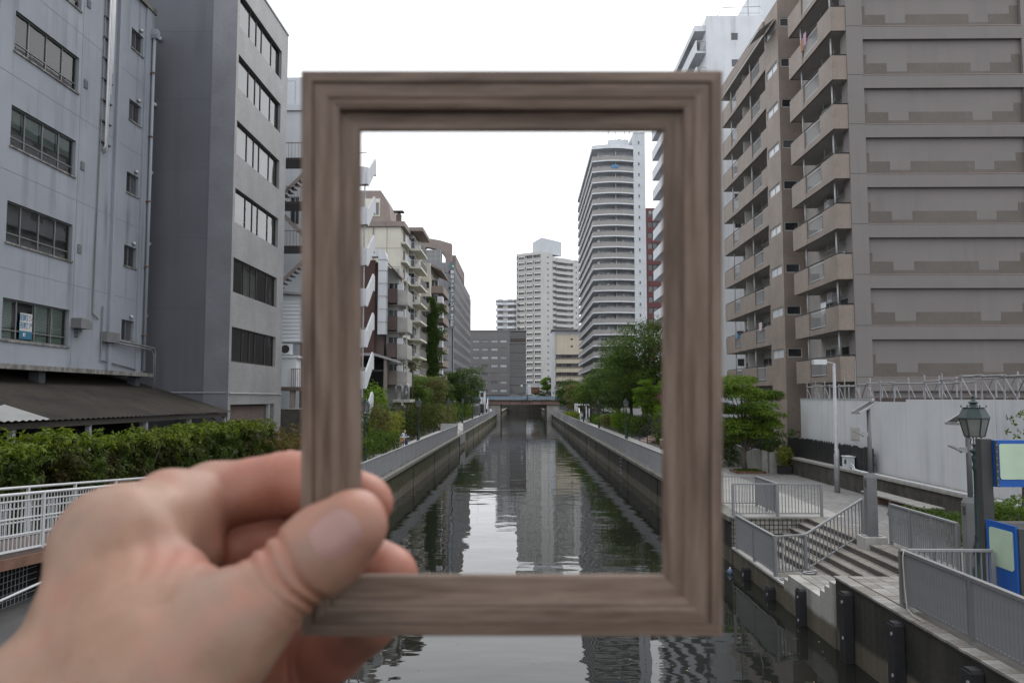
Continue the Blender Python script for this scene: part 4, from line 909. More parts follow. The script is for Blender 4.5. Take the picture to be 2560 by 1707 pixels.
hr_ = MB().tube([(bxf+.07,45.1,1.27),(bxf+.07,52.2,1.27)], .035, 6).tube([(bxf+.07,45.12,1.27),(19.3,45.12,1.27)], .035, 6).mesh('hand_rail', MT['black_metal']); hr2 = MB().tube([(bxf+.07,57.5,1.27),(bxf+.07,70.1,1.27)], .035, 6).mesh('hand_rail', MT['black_metal'])
slid = win_unit(2.6,2.0,MT['alu'],MT['dark_glass'],1,.07); slid2 = win_unit(1.7,2.0,MT['alu'],MT['dark_glass'],1,.07)
prt = MB().box(bxf+.3,19.4,-.03,.03,0,2.5).mesh('balcony_partition', MT['concrete_pale'])
acm = MB().box(-.15,.15,-.4,.4,0,.6).mesh('air_conditioner', MT['white_wall'])
pole_ = MB().tube([(0,-1.2,0),(0,1.2,0)], .018, 5).bar((0,-.9,0),(0,-.9,.5),.02,.02).bar((0,.9,0),(0,.9,.5),.02,.02).mesh('laundry_pole', MT['galv'])
for k, z in enumerate(FLR):
    for pm_ in (pA, pB): put('balcony_parapet', pm_, t, (0,0,z))
    put('balcony_slab', slA, t, (0,0,z)); put('hand_rail', hr_, t, (0,0,z))
    put('window', slid, t, (19.42,47.6,z), RXM); put('window', slid2, t, (19.42,50.6,z), RXM)
    for y in (46.0,50.9): put('balcony_post', pst, t, (bxf+.35,y,z))
    put('slab_edge', eg[0], t, (0,0,z)); put('balcony_rail', rg[0], t, (bxf+.1,48.42,z+.15), RXM)
    put('air_conditioner', acm, t, (19.1,49.4,z+1.85 if k % 2 else z)); put('laundry_pole', pole_, t, (18.5,47.4,z+1.95))
    if z < 31:
        for pm_ in (pC, pD, pE): put('balcony_parapet', pm_, t, (0,0,z))
        put('balcony_slab', slB, t, (0,0,z)); put('hand_rail', hr2, t, (0,0,z))
        for i in (1,2): put('slab_edge', eg[i], t, (0,0,z)); put('balcony_rail', rg[i], t, (bxf+.1,sum(gaps[i])/2,z+.15), RXM)
        for y in (59.6,63.5,68.5): put('window', slid, t, (19.42,y,z), RXM)
        for y in (58.4,62.5,68.3): put('balcony_post', pst, t, (bxf+.35,y,z))
        put('balcony_partition', prt, t, (0,64.6,z)); put('air_conditioner', acm, t, (19.1,66.3,z)); put('laundry_pole', pole_, t, (18.5,60.4,z+1.95))
# things left on the balconies
def cloth(label, y, z, c, w_=.5, h_=.8, x=bxf-.02):
    b = thing('laundry', label, 'laundry', (x,y,z), 'laundry hung on the brown balconies')
    vs_ = []; n = 6
    for i in range(n+1):
        for j in range(4): vs_.append((x-.03-.03*math.sin(i*2.1)*(j/3), y+w_*(i/n-.5)*(1-.1*j/3), z-h_*j/3))
    P('cloth', MB().add(vs_, [(i*4+j,(i+1)*4+j,(i+1)*4+j+1,i*4+j+1) for i in range(n) for j in range(3)]), M('cloth_'+str(round(y*10)), c, .9, .1), b)
cloth('pink shirt drying on the highest railed balcony of the brown flats', 49.1, FLR[7]+1.55, (.42,.25,.36))
cloth('orange brown towel drying beside the pink shirt on the brown flats', 49.55, FLR[7]+1.35, (.30,.16,.09))
cloth('two white sheets drying on a lower balcony of the brown flats', 48.6, FLR[1]+1.75, (.62,.64,.68), .9, .7, 18.3)
cloth('blue cloth drying on a low far balcony of the brown flats', 66.5, FLR[1]+1.3, (.10,.25,.42), .9, .35)
cloth('white and pink washing on the far balcony above the low bay window', 59.8, FLR[1]+1.6, (.55,.42,.48), .8, .6)
# ------------------------------------------------------------------ construction hoarding, scaffold, retaining wall
t = thing('hoarding', 'white construction hoarding panels in front of the brown flats', 'hoarding', (14.8,30,2.5))
y = 43.0; i = 0; RR = random.Random(3)
while y > 12:
    w_ = 2.95; z1 = 5.56 if not 33.5 < y < 36 else 5.46
    if y < 25: z1 = 5.42
    P('panel', MB().box(14.8+RR.uniform(0,.012),14.86,y-w_+.03,y,2.5 if y < 36 else 2.5,z1), MT['hoarding'], t); y -= w_; i += 1
P('capping', MB().box(14.77,14.9,34.2,43.0,5.56,5.6), MT['white_metal'], t)
P('end_panel', MB().box(14.86,18.5,42.95,43.0,2.5,5.55), MT['hoarding'], t)
P('paper_notice', MB().box(14.775,14.795,35.6,36.5,3.75,4.3), MT['concrete_pale'], t)
t = thing('scaffold', 'pipe scaffold standing up behind the white hoarding', 'scaffold', (15.4,34,2))
RR = random.Random(5); ys = [42.8-1.25*i for i in range(25)]
for row, x in enumerate((15.1, 16.3)):
    for y in ys:
        top = 6.25 + RR.uniform(-.15,.35) + (.8 if RR.random() < .12 else 0)
        P('standard', MB().tube([(x,y,2),(x,y,top)], .03, 6), MT['scaffold'] if row == 0 else MT['steel_dull'], t)
    for y in ys[:-1]:
        z = 6.2 + (0.12 if 20 < y < 30 else 0) + RR.uniform(-.05,.05)
        P('ledger', MB().tube([(x,y+.1,z),(x,y-1.35,z)], .028, 6), MT['scaffold'], t)
        if RR.random() < .5: P('brace', MB().tube([(x,y,z),(x,y-1.0,z-1.1)], .02, 5), MT['scaffold'], t)
        if RR.random() < .3: P('brace', MB().tube([(x,y-1.1,z),(x,y-.2,z-1.1)], .02, 5), MT['rust'] if RR.random() < .3 else MT['scaffold'], t)
P('toe_board', MB().box(15.6,15.7,13,42.8,5.3,5.62), MT['dark_brown'], t)
P('clamp_pipe', MB().tube([(15.05,27.5,6.35),(15.9,19,6.1)], .035, 6), MT['scaffold'], t)
t = thing('retaining_wall', 'low dark concrete retaining wall below hoarding along the plaza', 'wall', (14.4,30,WK))
P('wall_face', MB().box(14.2,15.4,8,43.4,WK,2.4), MT['concrete_dark'], t)
cp = MB().box(14.12,14.75,.01,1.99,2.4,2.5).mesh('coping_stone', MT['concrete'])
for i in range(17): put('coping_stone', cp, t, (0,8.6+i*2,0))
P('return_wall', MB().box(13.2,14.2,43.4,43.7,WK,2.7).box(12.9,13.2,43.7,52,WK,2.75), MT['concrete'], t)
t = thing('board_fence', 'black upright board fence on the retaining wall before the hoarding', 'fence', (14.5,40,2.5))
y = 44.4; RR = random.Random(9)
bmsh = [MB().box(0,.025,0,.13,0,h_).mesh('board', MT['black_metal']) for h_ in (1.04,1.0,.97)]
while y > 33.6:
    put('board', RR.choice(bmsh), t, (14.55+RR.uniform(0,.012),y,2.5)); y -= .145
P('fence_rail', MB().box(14.58,14.63,33.7,44.5,2.8,2.88).box(14.58,14.63,33.7,44.5,3.2,3.28), MT['black_metal'], t)
t = thing('utility_box', 'small white utility box with cables on the retaining wall', 'utility box', (14.4,35.8,2.5))
P('case', MB().box(14.2,14.5,35.45,36.05,2.5,3.02), MT['white_wall'], t); P('lid', MB().box(14.16,14.54,35.41,36.09,3.02,3.06), MT['white_wall'], t); P('label_plate', MB().box(14.185,14.2,35.6,35.8,2.72,2.9), MT['lamp_green'], t)
P('cable', MB().tube([(14.3,35.4,2.75),(14.3,35.1,2.7),(14.28,34.9,2.55),(14.25,34.2,2.53),(14.2,20,2.53)], .03, 6), MT['white_wall'], t)
P('cable', MB().tube([(14.3,35.42,2.65),(14.3,35.2,2.6),(14.22,34.95,2.53),(14.17,33,2.52)], .03, 6), MT['white_wall'], t)
t = thing('slab_bench', 'long timber slat bench against the retaining wall', 'bench', (13.6,29.4,WK))
sm = MB().box(0,.12,26.9,31.9,0,.05).mesh('slat', M('grey_timber', (.30,.29,.27), .85, .2, 3, .2, 30))
for i in range(5): put('slat', sm, t, (13.25+i*.14,0,1.93))
for y in (27.2,28.4,29.6,30.8,31.7): P('leg', MB().box(13.35,13.8,y-.06,y+.06,WK,1.925), MT['wood_bench'], t)
t = thing('wire_fence', 'dark bar fence and gate posts behind the plaza tree', 'fence', (13.4,46,WK))
rail_bars(t, [(12.98,44.2,2.76),(12.98,51.5,2.76)], 1.3, .14, .02, .02, MT['black_metal'], .1, 60, 1.8, .06, (.05,.05))
# ------------------------------------------------------------------ near right: boarding steps and quay
LZ = .62; SX0, SY0, SY1 = 8.05, 18.4, 27.3
t = thing('quay', 'paved concrete quay in the lower right corner beside the water', 'quay', (8.5,14,0))
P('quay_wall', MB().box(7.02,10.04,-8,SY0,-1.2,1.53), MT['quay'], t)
P('bedding', MB().box(7.0,10.04,-8,SY0-.002,1.53,1.575), MT['joint'], t)
RR = random.Random(21)
pv = [MB().box(.006,.294,.006,.294,0,.028+d).mesh('paver', MT[c]) for c, d in (('paver_a',0),('paver_b',.002),('paver_c',-.002),('paver_a',.003))]
for i in range(9):
    for j in range(10): put('paver', pv[RR.choice((0,0,1,2,3,3))], t, (7.3+i*.3,15.4+j*.3,1.575))
eb = [MB().box(0,.27,.006,.194,0,.04+d).mesh('edge_brick', MT[c]) for c, d in (('paver_a',0),('paver_c',.002),('paver_b',-.001))]
for j in range(44): put('edge_brick', RR.choice(eb), t, (6.97+RR.uniform(-.006,.006),9.6+j*.2,1.575))
for i in range(8): put('kerb_slab', bpy.data.meshes.get('kerb_slab') or MB().box(.004,.296,-.3,0,0,.034).mesh('kerb_slab', MT['concrete_pale']), t, (7.3+i*.3,SY0,1.575)) if False else None
# stair block: steps parallel to the canal going up to the plaza
t = thing('boarding_steps', 'wide tiled steps from the plaza down to the landing by the water', 'steps', (8.9,23,0))
MT['mosaic'] = Mtile('mosaic', (.16,.15,.135), (.045,.042,.038), .065, .065, .25, .012, .7, 0, False, .3)
MT['tread'] = Mtile('tread', (.235,.215,.19), (.085,.078,.07), .15, .15, .15, .010, .8, 0, True, 0)
P('base', MB().box(7.02,10.04,SY0+.002,SY1,-1.2,LZ-.04), MT['quay'], t)
n = 6; rh = (WK-LZ)/n; tr_ = .29
for i in range(n):
    x0 = SX0 + i*tr_; x1 = 10.04; z1 = LZ + rh*(i+1)
    P('riser', MB().box(x0+.02,x1,SY0+.004,SY1-.004,LZ-.03 if i == 0 else z1-rh,z1-.035), MT['mosaic'], t)
    P('tread', MB().box(x0,x0+tr_+.02 if i < n-1 else 10.04,SY0+.004,SY1-.004,z1-.035,z1+.002*(i == n-1)), MT['tread'], t)
for i in range(3):
    for j in range(18): put('paver', pv[RR.choice((0,1,2,2,3))], t, (7.14+i*.3,21.96+j*.3,LZ-.035)) if 21.96+j*.3 < 27.1 else None
P('edge_kerb', MB().box(6.97,7.13,21.95,27.3,LZ-.06,LZ), MT['concrete_pale'], t)
zz = [(21.95,LZ),(21.95,LZ+.16),(21.6,LZ+.16),(21.6,LZ+.32),(19.3,LZ+.32),(19.3,LZ+.485),(19.0,LZ+.485),(19.0,LZ+.65),(18.7,LZ+.65),(18.7,LZ+.815),(SY0+.003,LZ+.815),(SY0+.003,-1),(21.95,-1)]
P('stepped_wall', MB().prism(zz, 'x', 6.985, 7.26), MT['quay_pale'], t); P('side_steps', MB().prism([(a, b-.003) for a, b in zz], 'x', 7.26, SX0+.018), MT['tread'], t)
for i in range(3):
    for j in range(7): put('paver', pv[RR.choice((1,1,0,3))], t, (7.27+i*.26,19.4+j*.3,LZ+.318), R0, (.86,1,.5))
P('tile_wall', MB().box(7.02,10.0,SY1,SY1+.15,LZ-.1,WK-.03), Mtile('wall_tile', (.25,.24,.215), (.03,.028,.025), .15, .15, .3, .018, .6, 0, False, .35), t)
P('wall_cap', MB().box(6.98,10.06,SY1-.03,SY1+.17,WK-.03,WK+.02), MT['concrete'], t)
# railings around the steps
R_ = 'grey bar railings around the boarding steps'
def rl(label, pts, post=1.6, mat=MT['steel'], lim=300, sp=.11, bw=.014, bd=.04, h=1.1, pw=.08):
    t = thing('railing', label, 'railing', pts[0], R_); return rail_bars(t, pts, h, sp, bw, bd, mat, .12, lim, post, pw, (.085,.045), (.045,.035))
rl('railing along the water edge of the low landing', [(7.06,26.95,LZ),(7.06,22.9,LZ)], 1.8)
rl('sloping hand railing that climbs across the boarding steps', [(7.06,22.86,LZ),(8.02,23.2,LZ),(9.78,23.45,WK+.0)], 1.25)
rl('railing above the tile wall at the far end of the steps', [(7.08,27.42,WK),(10.06,27.42,WK)], 1.5)
rl('railing pen running back from the tile wall towards the tree', [(8.6,27.5,WK),(8.64,30.1,WK),(7.3,30.1,WK)], 1.4)
rl('railing at the head of the steps between two solar posts', [(10.06,22.3,WK),(10.06,18.9,WK)], 1.2)
rl('short railing across the quay beside the green lamp', [(7.35,15.62,WK),(8.95,15.62,WK)], 1.6)
t = thing('canal_railing', 'nearest grey bar railing on the quay at the lower right', 'railing', (7.27,15.7,WK), G_)
rail_bars(t, [(7.27,15.72,WK+.02),(7.27,8.5,WK+.02)], 1.06, .105, .014, .062, MT['steel_near'], .12, 300, 2.55, .085, (.095,.06), (.06,.045))
P('rope', MB().tube([(7.2,15.62,2.68),(7.22,15.5,2.71),(7.17,15.45,2.6),(7.14,15.35,2.1),(7.1,15.2,1.72),(7.1,14.95,1.64),(7.12,14.6,1.63)], .014, 6), M('rope', (.34,.31,.26), .9, .1, 8), t, True)
t = thing('mooring_rope', 'thin rope hung from the corner of the landing railing', 'rope', (7.35,23,LZ)); P('rope_strand', MB().tube([(7.3,22.95,1.75),(7.33,22.9,1.5),(7.28,22.9,1.0),(7.32,22.85,.66)], .016, 6), MT['concrete_pale'], t)
for k, (x, y, lab) in enumerate(((7.2,22.45,'steel mooring ring at the foot of landing corner post'), (7.6,21.75,'steel mooring ring on the side steps'))):
    t = thing('mooring_ring', lab, 'mooring ring', (x,y,LZ+.02+.32*k), 'mooring rings')
    z = LZ+.02+.33*k
    P('ring', MB().tube([(x+.14*math.cos(a),y+.14*math.sin(a),z) for a in [i*.5236 for i in range(13)]], .022, 6, False), MT['galv'], t, True); P('ring_bracket', MB().box(x+.11,x+.2,y-.05,y+.05,z-.02,z+.06), MT['galv'], t)
for i, (y, z1) in enumerate(((25.35,.36),(22.9,.34),(20.35,.88),(17.55,1.46),(15.25,1.46),(12.7,1.46))):
    labs = ['farthest low black rubber fender by the landing railing','low black rubber fender below the landing corner','black rubber fender on the stepped pale wall','tall black rubber fender where the dark quay begins','tall black rubber fender below the end of near railing','nearest black rubber fender at the bottom edge']
    t = thing('fender_post', labs[i], 'fender', (6.9,y,0), 'rubber fenders on the quay')
    P('post', MB().box(6.80,7.0,y-.14,y+.14,-.8,z1-.05).prism([(y-.14,z1-.05),(y+.14,z1-.05),(y+.1,z1),(y-.1,z1)], 'x', 6.82, 7.0), MT['rubber'], t)
    for z in (z1-.2, max(.12,z1-.95)): P('bolt', MB().tube([(6.8,y-.06,z),(6.78,y-.06,z)], .035, 8), MT['galv'], t)
t = thing('float', 'small blue and white float bobbing beside the farthest low fender', 'float', (6.6,26.1,0)); P('ball', MB().lathe([(.01,-.08),(.08,-.04),(.1,.03),(.08,.1),(.02,.14)], (6.6,26.1,.02), 12), M('float_blue', (.10,.14,.22), .4, .1), t, True); P('neck', MB().tube([(6.6,26.1,.14),(6.6,26.1,.2)], .025, 6), MT['white_wall'], t)
# ------------------------------------------------------------------ green lantern lamps
def lantern_lamp(loc, label):
    t = thing('street_lamp', label, 'street lamp', loc, 'green lantern lamps along the walkways'); x, y, z = loc
    P('pole', MB().lathe([(.0,0),(.17,0),(.17,.1),(.14,.14),(.15,.3),(.11,.36),(.10,.55),(.12,.6),(.13,.75),(.09,.86),(.075,.95),(.085,1.0),(.065,1.06),(.055,2.4),(.06,2.42),(.075,2.5),(.055,2.56),(.075,2.66),(.08,2.72),(.05,2.78),(.11,2.84),(.11,2.87),(.045,2.9),(.05,3.0),(.0,3.0)], loc, 12), MT['lamp_green'], t, True)
    ys = MB()
    for k in range(4):
        a = rad(45+90*k); c, s = math.cos(a), math.sin(a)
        ys.tube([(x+.03*c,y+.03*s,z+2.95),(x+.10*c,y+.10*s,z+3.02),(x+.07*c,y+.07*s,z+3.1),(x+.16*c,y+.16*s,z+3.17)], .012, 5)
    P('yoke', ys, MT['lamp_green'], t)
    def ring(r, zz): return [(x+r*math.cos(rad(30+60*k)), y+r*math.sin(rad(30+60*k)), z+zz) for k in range(6)]
    b, tp = ring(.19,3.17), ring(.29,3.57); gl = MB()
    for k in range(6): gl.quad(b[k], b[(k+1) % 6], tp[(k+1) % 6], tp[k])
    P('lantern_glass', gl, MT['lamp_glass'], t)
    fr = MB()
    for k in range(6):
        fr.bar(b[k], tp[k], .024, .024); fr.bar(b[k], b[(k+1) % 6], .024, .024); fr.bar(tp[k], tp[(k+1) % 6], .03, .03)
    P('lantern_frame', fr, MT['lamp_green'], t)
    r1, r2, r3 = ring(.325,3.57), ring(.21,3.79), ring(.24,3.80); rf = MB()
    for k in range(6): rf.quad(r1[k], r1[(k+1) % 6], r2[(k+1) % 6], r2[k])
    rf.add(r3, [tuple(range(6))]); rf.add(r1, [tuple(range(6))[::-1]])
    for k in range(6): rf.quad(r2[k], r2[(k+1) % 6], r3[(k+1) % 6], r3[k]); rf.tube([tuple(r3[k]), (r3[k][0],r3[k][1],r3[k][2]+.05)], .012, 5)
    rf.lathe([(.16,3.80),(.10,3.84),(.07,3.88),(.11,3.91),(.05,3.96),(.025,4.0),(.04,4.03),(.01,4.08)], loc, 10)
    P('lantern_roof', rf, MT['lamp_green'], t); return t
L0 = lantern_lamp((9.87,17.7,WK), 'nearest green lantern lamp, beside the blue sign')
RL = [(10.0,78.5,'green lantern lamp by the brown stone stairs'),(10.0,107,'green lantern lamp among the shrubs, second inside frame on right'),(10.1,136,'green lantern lamp beside the walker in white'),(10.1,163,'green lantern lamp, fourth on the right bank inside frame'),(10.1,188,'farthest green lantern lamp on the right bank'),
      (-9.95,50,'green lantern lamp half hidden by the frame left bar'),(-9.95,75.3,'green lantern lamp nearest the seated man'),(-9.95,104.5,'green lantern lamp, second beyond seated man on left bank'),(-9.95,129,'green lantern lamp, third beyond seated man on left bank'),(-9.95,154,'green lantern lamp, fourth beyond seated man on left bank'),(-9.95,180,'farthest green lantern lamp on the left bank')]
for x, y, lab in RL: dup(L0, (x,y,WK), None, lab)
# ------------------------------------------------------------------ solar lights, street light, sign
def solar(loc, label, pl):
    x, y, z = loc; t = thing('solar_light', label, 'solar light', loc, 'solar panel lights on the plaza')
    if pl: P('plinth', MB().box(x-.3,x+.3,y-.3,y+.3,z-.45,z), MT['concrete_pale'], t)
    P('battery_post', MB().box(x-.14,x+.14,y-.11,y+.11,z,z+1.62).add([(x-.14,y-.11,z+1.62),(x+.14,y-.11,z+1.62),(x+.14,y+.11,z+1.62),(x-.14,y+.11,z+1.62),(x-.09,y-.07,z+1.75),(x+.09,y-.07,z+1.75),(x+.09,y+.07,z+1.75),(x-.09,y+.07,z+1.75)], [(0,1,5,4),(1,2,6,5),(2,3,7,6),(3,0,4,7),(4,5,6,7)]), MT['steel_near'], t)
    vm = MB()
    for k in range(7): vm.box(x-.147,x-.141,y-.07,y+.05,z+1.35+k*.03,z+1.36+k*.03)
    P('vent_slot', vm, MT['black_gap'], t)
    for dx in (-.2,.2): P('base_flange', MB().box(x+dx-.05,x+dx+.05,y-.12,y+.12,z,z+.03), MT['steel_dull'], t)
    P('pole', MB().tube([(x+.02,y,z+1.7),(x+.02,y,z+3.55)], .058, 10), MT['steel_near'], t, True)
    p0, p1 = Vector((x-.34,y,z+3.42)), Vector((x+.16,y,z+3.72)); d = (p1-p0).normalized(); up = Vector((0,1,0)).cross(d) * -1
    pn = MB().bar(p0, p1, .5, .035); P('panel', pn, MT['dark_glass'], t)
    P('panel_frame', MB().bar(p0+Vector((0,-.26,0)), p1+Vector((0,-.26,0)), .04, .06).bar(p0+Vector((0,.26,0)), p1+Vector((0,.26,0)), .04, .06).bar(p0+Vector((0,-.26,0)), p0+Vector((0,.26,0)), .05, .06).bar(p1+Vector((0,-.26,0)), p1+Vector((0,.26,0)), .05, .06), MT['galv'], t)
    P('lamp_arm', MB().box(x-.16,x-.03,y-.05,y+.05,z+2.75,z+2.88).add([(x-.16,y-.06,z+2.78),(x-.16,y+.06,z+2.78),(x-.42,y+.07,z+2.9),(x-.42,y-.07,z+2.9),(x-.16,y-.06,z+2.84),(x-.16,y+.06,z+2.84),(x-.42,y+.07,z+2.925),(x-.42,y-.07,z+2.925)], [(0,3,2,1),(4,5,6,7),(0,1,5,4),(2,3,7,6),(0,4,7,3),(1,2,6,5)]), MT['galv'], t)
    return t
solar((9.7,22.7,1.77), 'solar panel light on a plinth at the head of the steps', True)
solar((10.2,18.6,WK), 'solar panel light standing behind the nearest green lamp', False)
t = thing('street_light', 'tall plain grey street light pole on the plaza', 'street light', (13.35,34.5,WK))
P('pole', MB().tube([(13.35,34.5,WK),(13.35,34.5,3.42),(13.35,34.5,3.45),(13.35,34.5,7.1)], [.115,.11,.075,.06], 12), MT['galv'], t, True)
P('arm', MB().tube([(13.35,34.5,7.08),(13.1,34.5,7.14),(12.95,34.5,7.14)], .035, 8), MT['galv'], t, True)
P('lamp_head', MB().box(12.45,13.0,34.35,34.65,7.05,7.26), MT['frost'], t); P('sticker', MB().box(13.22,13.235,34.43,34.53,3.25,3.42), MT['lamp_green'], t)
t = thing('notice_board', 'dark sign stand with blue framed pale panels at the right edge', 'sign', (9.8,15.6,WK))
P('post', MB().box(9.13,9.34,16.16,16.36,WK,4.79), MT['sign_dark'], t)
up_ = P('upper_board', MB().box(9.36,11.0,16.08,16.2,3.85,4.77), MT['sign_blue'], t); P('hinge_strip', MB().box(9.345,9.385,16.04,16.08,3.86,4.76), MT['sign_dark'], up_)
def rrect(x0, x1, z0, z1, r, n=4):
    pts = []
    for cx, cz, a0 in ((x1-r,z1-r,0),(x0+r,z1-r,90),(x0+r,z0+r,180),(x1-r,z0+r,270)):
        for k in range(n+1): a = rad(a0+90*k/n); pts.append((cx+r*math.cos(a), cz+r*math.sin(a)))
    return pts
P('pale_panel', MB().prism(rrect(9.43,10.9,4.0,4.7,.05), 'y', 16.06, 16.08), MT['sign_pale'], up_)
sc_ = MB()
for k in range(7): sc_.tube([(9.365,16.04,3.9+k*.13),(9.365,16.03,3.9+k*.13)], .012, 6)
P('screw', sc_, MT['galv'], up_)
P('stand', MB().box(9.1,9.85,15.0,16.0,WK,3.2), MT['sign_dark'], t)
lo_ = P('lower_board', MB().prism([(15.04,WK+.1),(15.98,WK+.1),(15.98,3.24),(15.04,3.24)], 'x', 9.06, 9.1), MT['sign_blue'], t); P('pale_panel', MB().prism(rrect(15.12,15.86,2.4,3.12,.05), 'x', 9.045, 9.06), MT['sign_pale'], lo_)
# ------------------------------------------------------------------ left: ramp from the bridge with white pipe railings
rz_ = lambda y: 2.72 - (y-14.8)*.062
t = thing('ramp', 'ramp deck on rust brown beams at the left edge', 'ramp', (-10.4,16,WK))
P('deck', MB().add([(-11.3,6,rz_(6)-.02),(-9.62,6,rz_(6)-.02),(-9.62,30,rz_(30)-.02),(-11.3,30,rz_(30)-.02),(-11.3,6,rz_(6)-.1),(-9.62,6,rz_(6)-.1),(-9.62,30,rz_(30)-.1),(-11.3,30,rz_(30)-.1)], [(0,1,2,3),(7,6,5,4),(0,4,5,1),(1,5,6,2),(2,6,7,3),(3,7,4,0)]), MT['dark_brown'], t)
for x in (-9.62,-11.3): P('beam', MB().bar((x,6,rz_(6)-.19),(x,30,rz_(30)-.19),.1,.2), MT['rust'], t)
for y in (9,13.2,16.6,20,24,28): P('column', MB().box(-9.72,-9.58,y-.08,y+.08,WK,rz_(y)-.28), MT['galv'], t)
def piperail(x, label):
    t = thing('railing', label, 'railing', (x,8,2.6), 'white pipe railings of the ramp')
    P('top_rail', MB().tube([(x,7,rz_(7)+1.08),(x,30,rz_(30)+1.08)], .032, 8), MT['white_metal'], t, True)
    for k, h in enumerate((.95,.62,.32,.02)): P('rail', MB().tube([(x,7,rz_(7)+h),(x,30,rz_(30)+h)], .02 if k < 3 else .03, 6), MT['white_metal'], t)
    bm_ = MB().tube([(0,0,0),(0,0,.95)], .0125, 6).mesh('baluster', MT['white_metal']); pm_ = MB().box(-.03,.03,-.03,.03,-.1,1.07).mesh('post', MT['white_metal'])
    y = 8.0
    while y < 26: put('baluster', bm_, t, (x,y,rz_(y)+.01)); y += .125
    for y in (8,10,12,14,16.05,18.1,20,22,24): put('post', pm_, t, (x,y,rz_(y)))
piperail(-9.66, 'front white pipe railing of the ramp at the left edge'); piperail(-11.25, 'rear white pipe railing of the ramp before the hedge')
t = thing('mesh_screen', 'dark wire mesh screen under the ramp', 'screen', (-9.9,15,WK))
ms = MB()
for i in range(60): ms.tube([(-9.95,9+i*.12,.4),(-9.95,9+i*.12,2.3)], .006, 4)
for i in range(16): ms.tube([(-9.95,9,.4+i*.12),(-9.95,16.4,.4+i*.12)], .006, 4)
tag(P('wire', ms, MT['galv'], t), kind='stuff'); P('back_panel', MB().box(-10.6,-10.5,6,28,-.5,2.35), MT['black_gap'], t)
t = thing('hand_rail', 'sloping white hand rail under the ramp', 'railing', (-9.2,13,1))
P('upper_rail', MB().tube([(-9.3,12.6,1.95),(-9.3,17.5,2.15)], .025, 8), MT['white_metal'], t, True); P('lower_rail', MB().tube([(-9.3,12.0,1.0),(-9.3,17.5,1.38)], .04, 8), MT['white_metal'], t, True)
for y in (13,15.5): P('post', MB().tube([(-9.3,y,.3),(-9.3,y,1.95+(y-12.6)*.04)], .025, 8), MT['white_metal'], t)
# ------------------------------------------------------------------ vegetation: every crown is many small leaf faces
def leaf_mesh(name, pos, nrm, size, mat, rng, asp=.5, mat2=None, top2=None, dirs=None):
    n = len(pos); d = rng.normal(size=(n,3)) if dirs is None else dirs.copy(); d -= nrm*np.sum(d*nrm,1)[:,None]; d /= np.linalg.norm(d,axis=1)[:,None]+1e-9
    b = np.cross(nrm, d); s = (size*rng.uniform(.6,1.3,n))[:,None]
    fold = nrm*s*.12
    v = np.stack([pos-d*s*.5, pos+b*s*asp*.5+fold, pos+d*s*.5, pos-b*s*asp*.5+fold], 1).reshape(-1,3)
    me = bpy.data.meshes.new(name); me.vertices.add(4*n); me.vertices.foreach_set('co', v.astype(np.float32).ravel())
    me.loops.add(4*n); me.loops.foreach_set('vertex_index', np.arange(4*n, dtype=np.int32)); me.polygons.add(n)
    me.polygons.foreach_set('loop_start', np.arange(0,4*n,4,dtype=np.int32)); me.polygons.foreach_set('loop_total', np.full(n,4,np.int32))
    me.materials.append(mat)
    if mat2 is not None:
        me.materials.append(mat2); me.polygons.foreach_set('material_index', top2.astype(np.int32))
    me.update(calc_edges=True); return me
def unit(v): return v/(np.linalg.norm(v,axis=1)[:,None]+1e-9)
def clump_leaves(cs, rs, n, rng, flat=.7, up=.5):
    """leaves in the outer shells of clumps: cs centres, rs radii"""
    k = rng.choice(len(cs), n, p=rs**2/np.sum(rs**2)); d = unit(rng.normal(size=(n,3)))
    d[:,2] = np.where(d[:,2] < -.3, d[:,2]*-.7, d[:,2]); d = unit(d)
    r = rs[k]*rng.uniform(.45,1.08,n)**.6
    p = cs[k] + d*np.array([1,1,flat])*r[:,None]
    nm = unit(d*.7 + np.array([0,0,up]) + rng.normal(size=(n,3))*.45); return p, nm
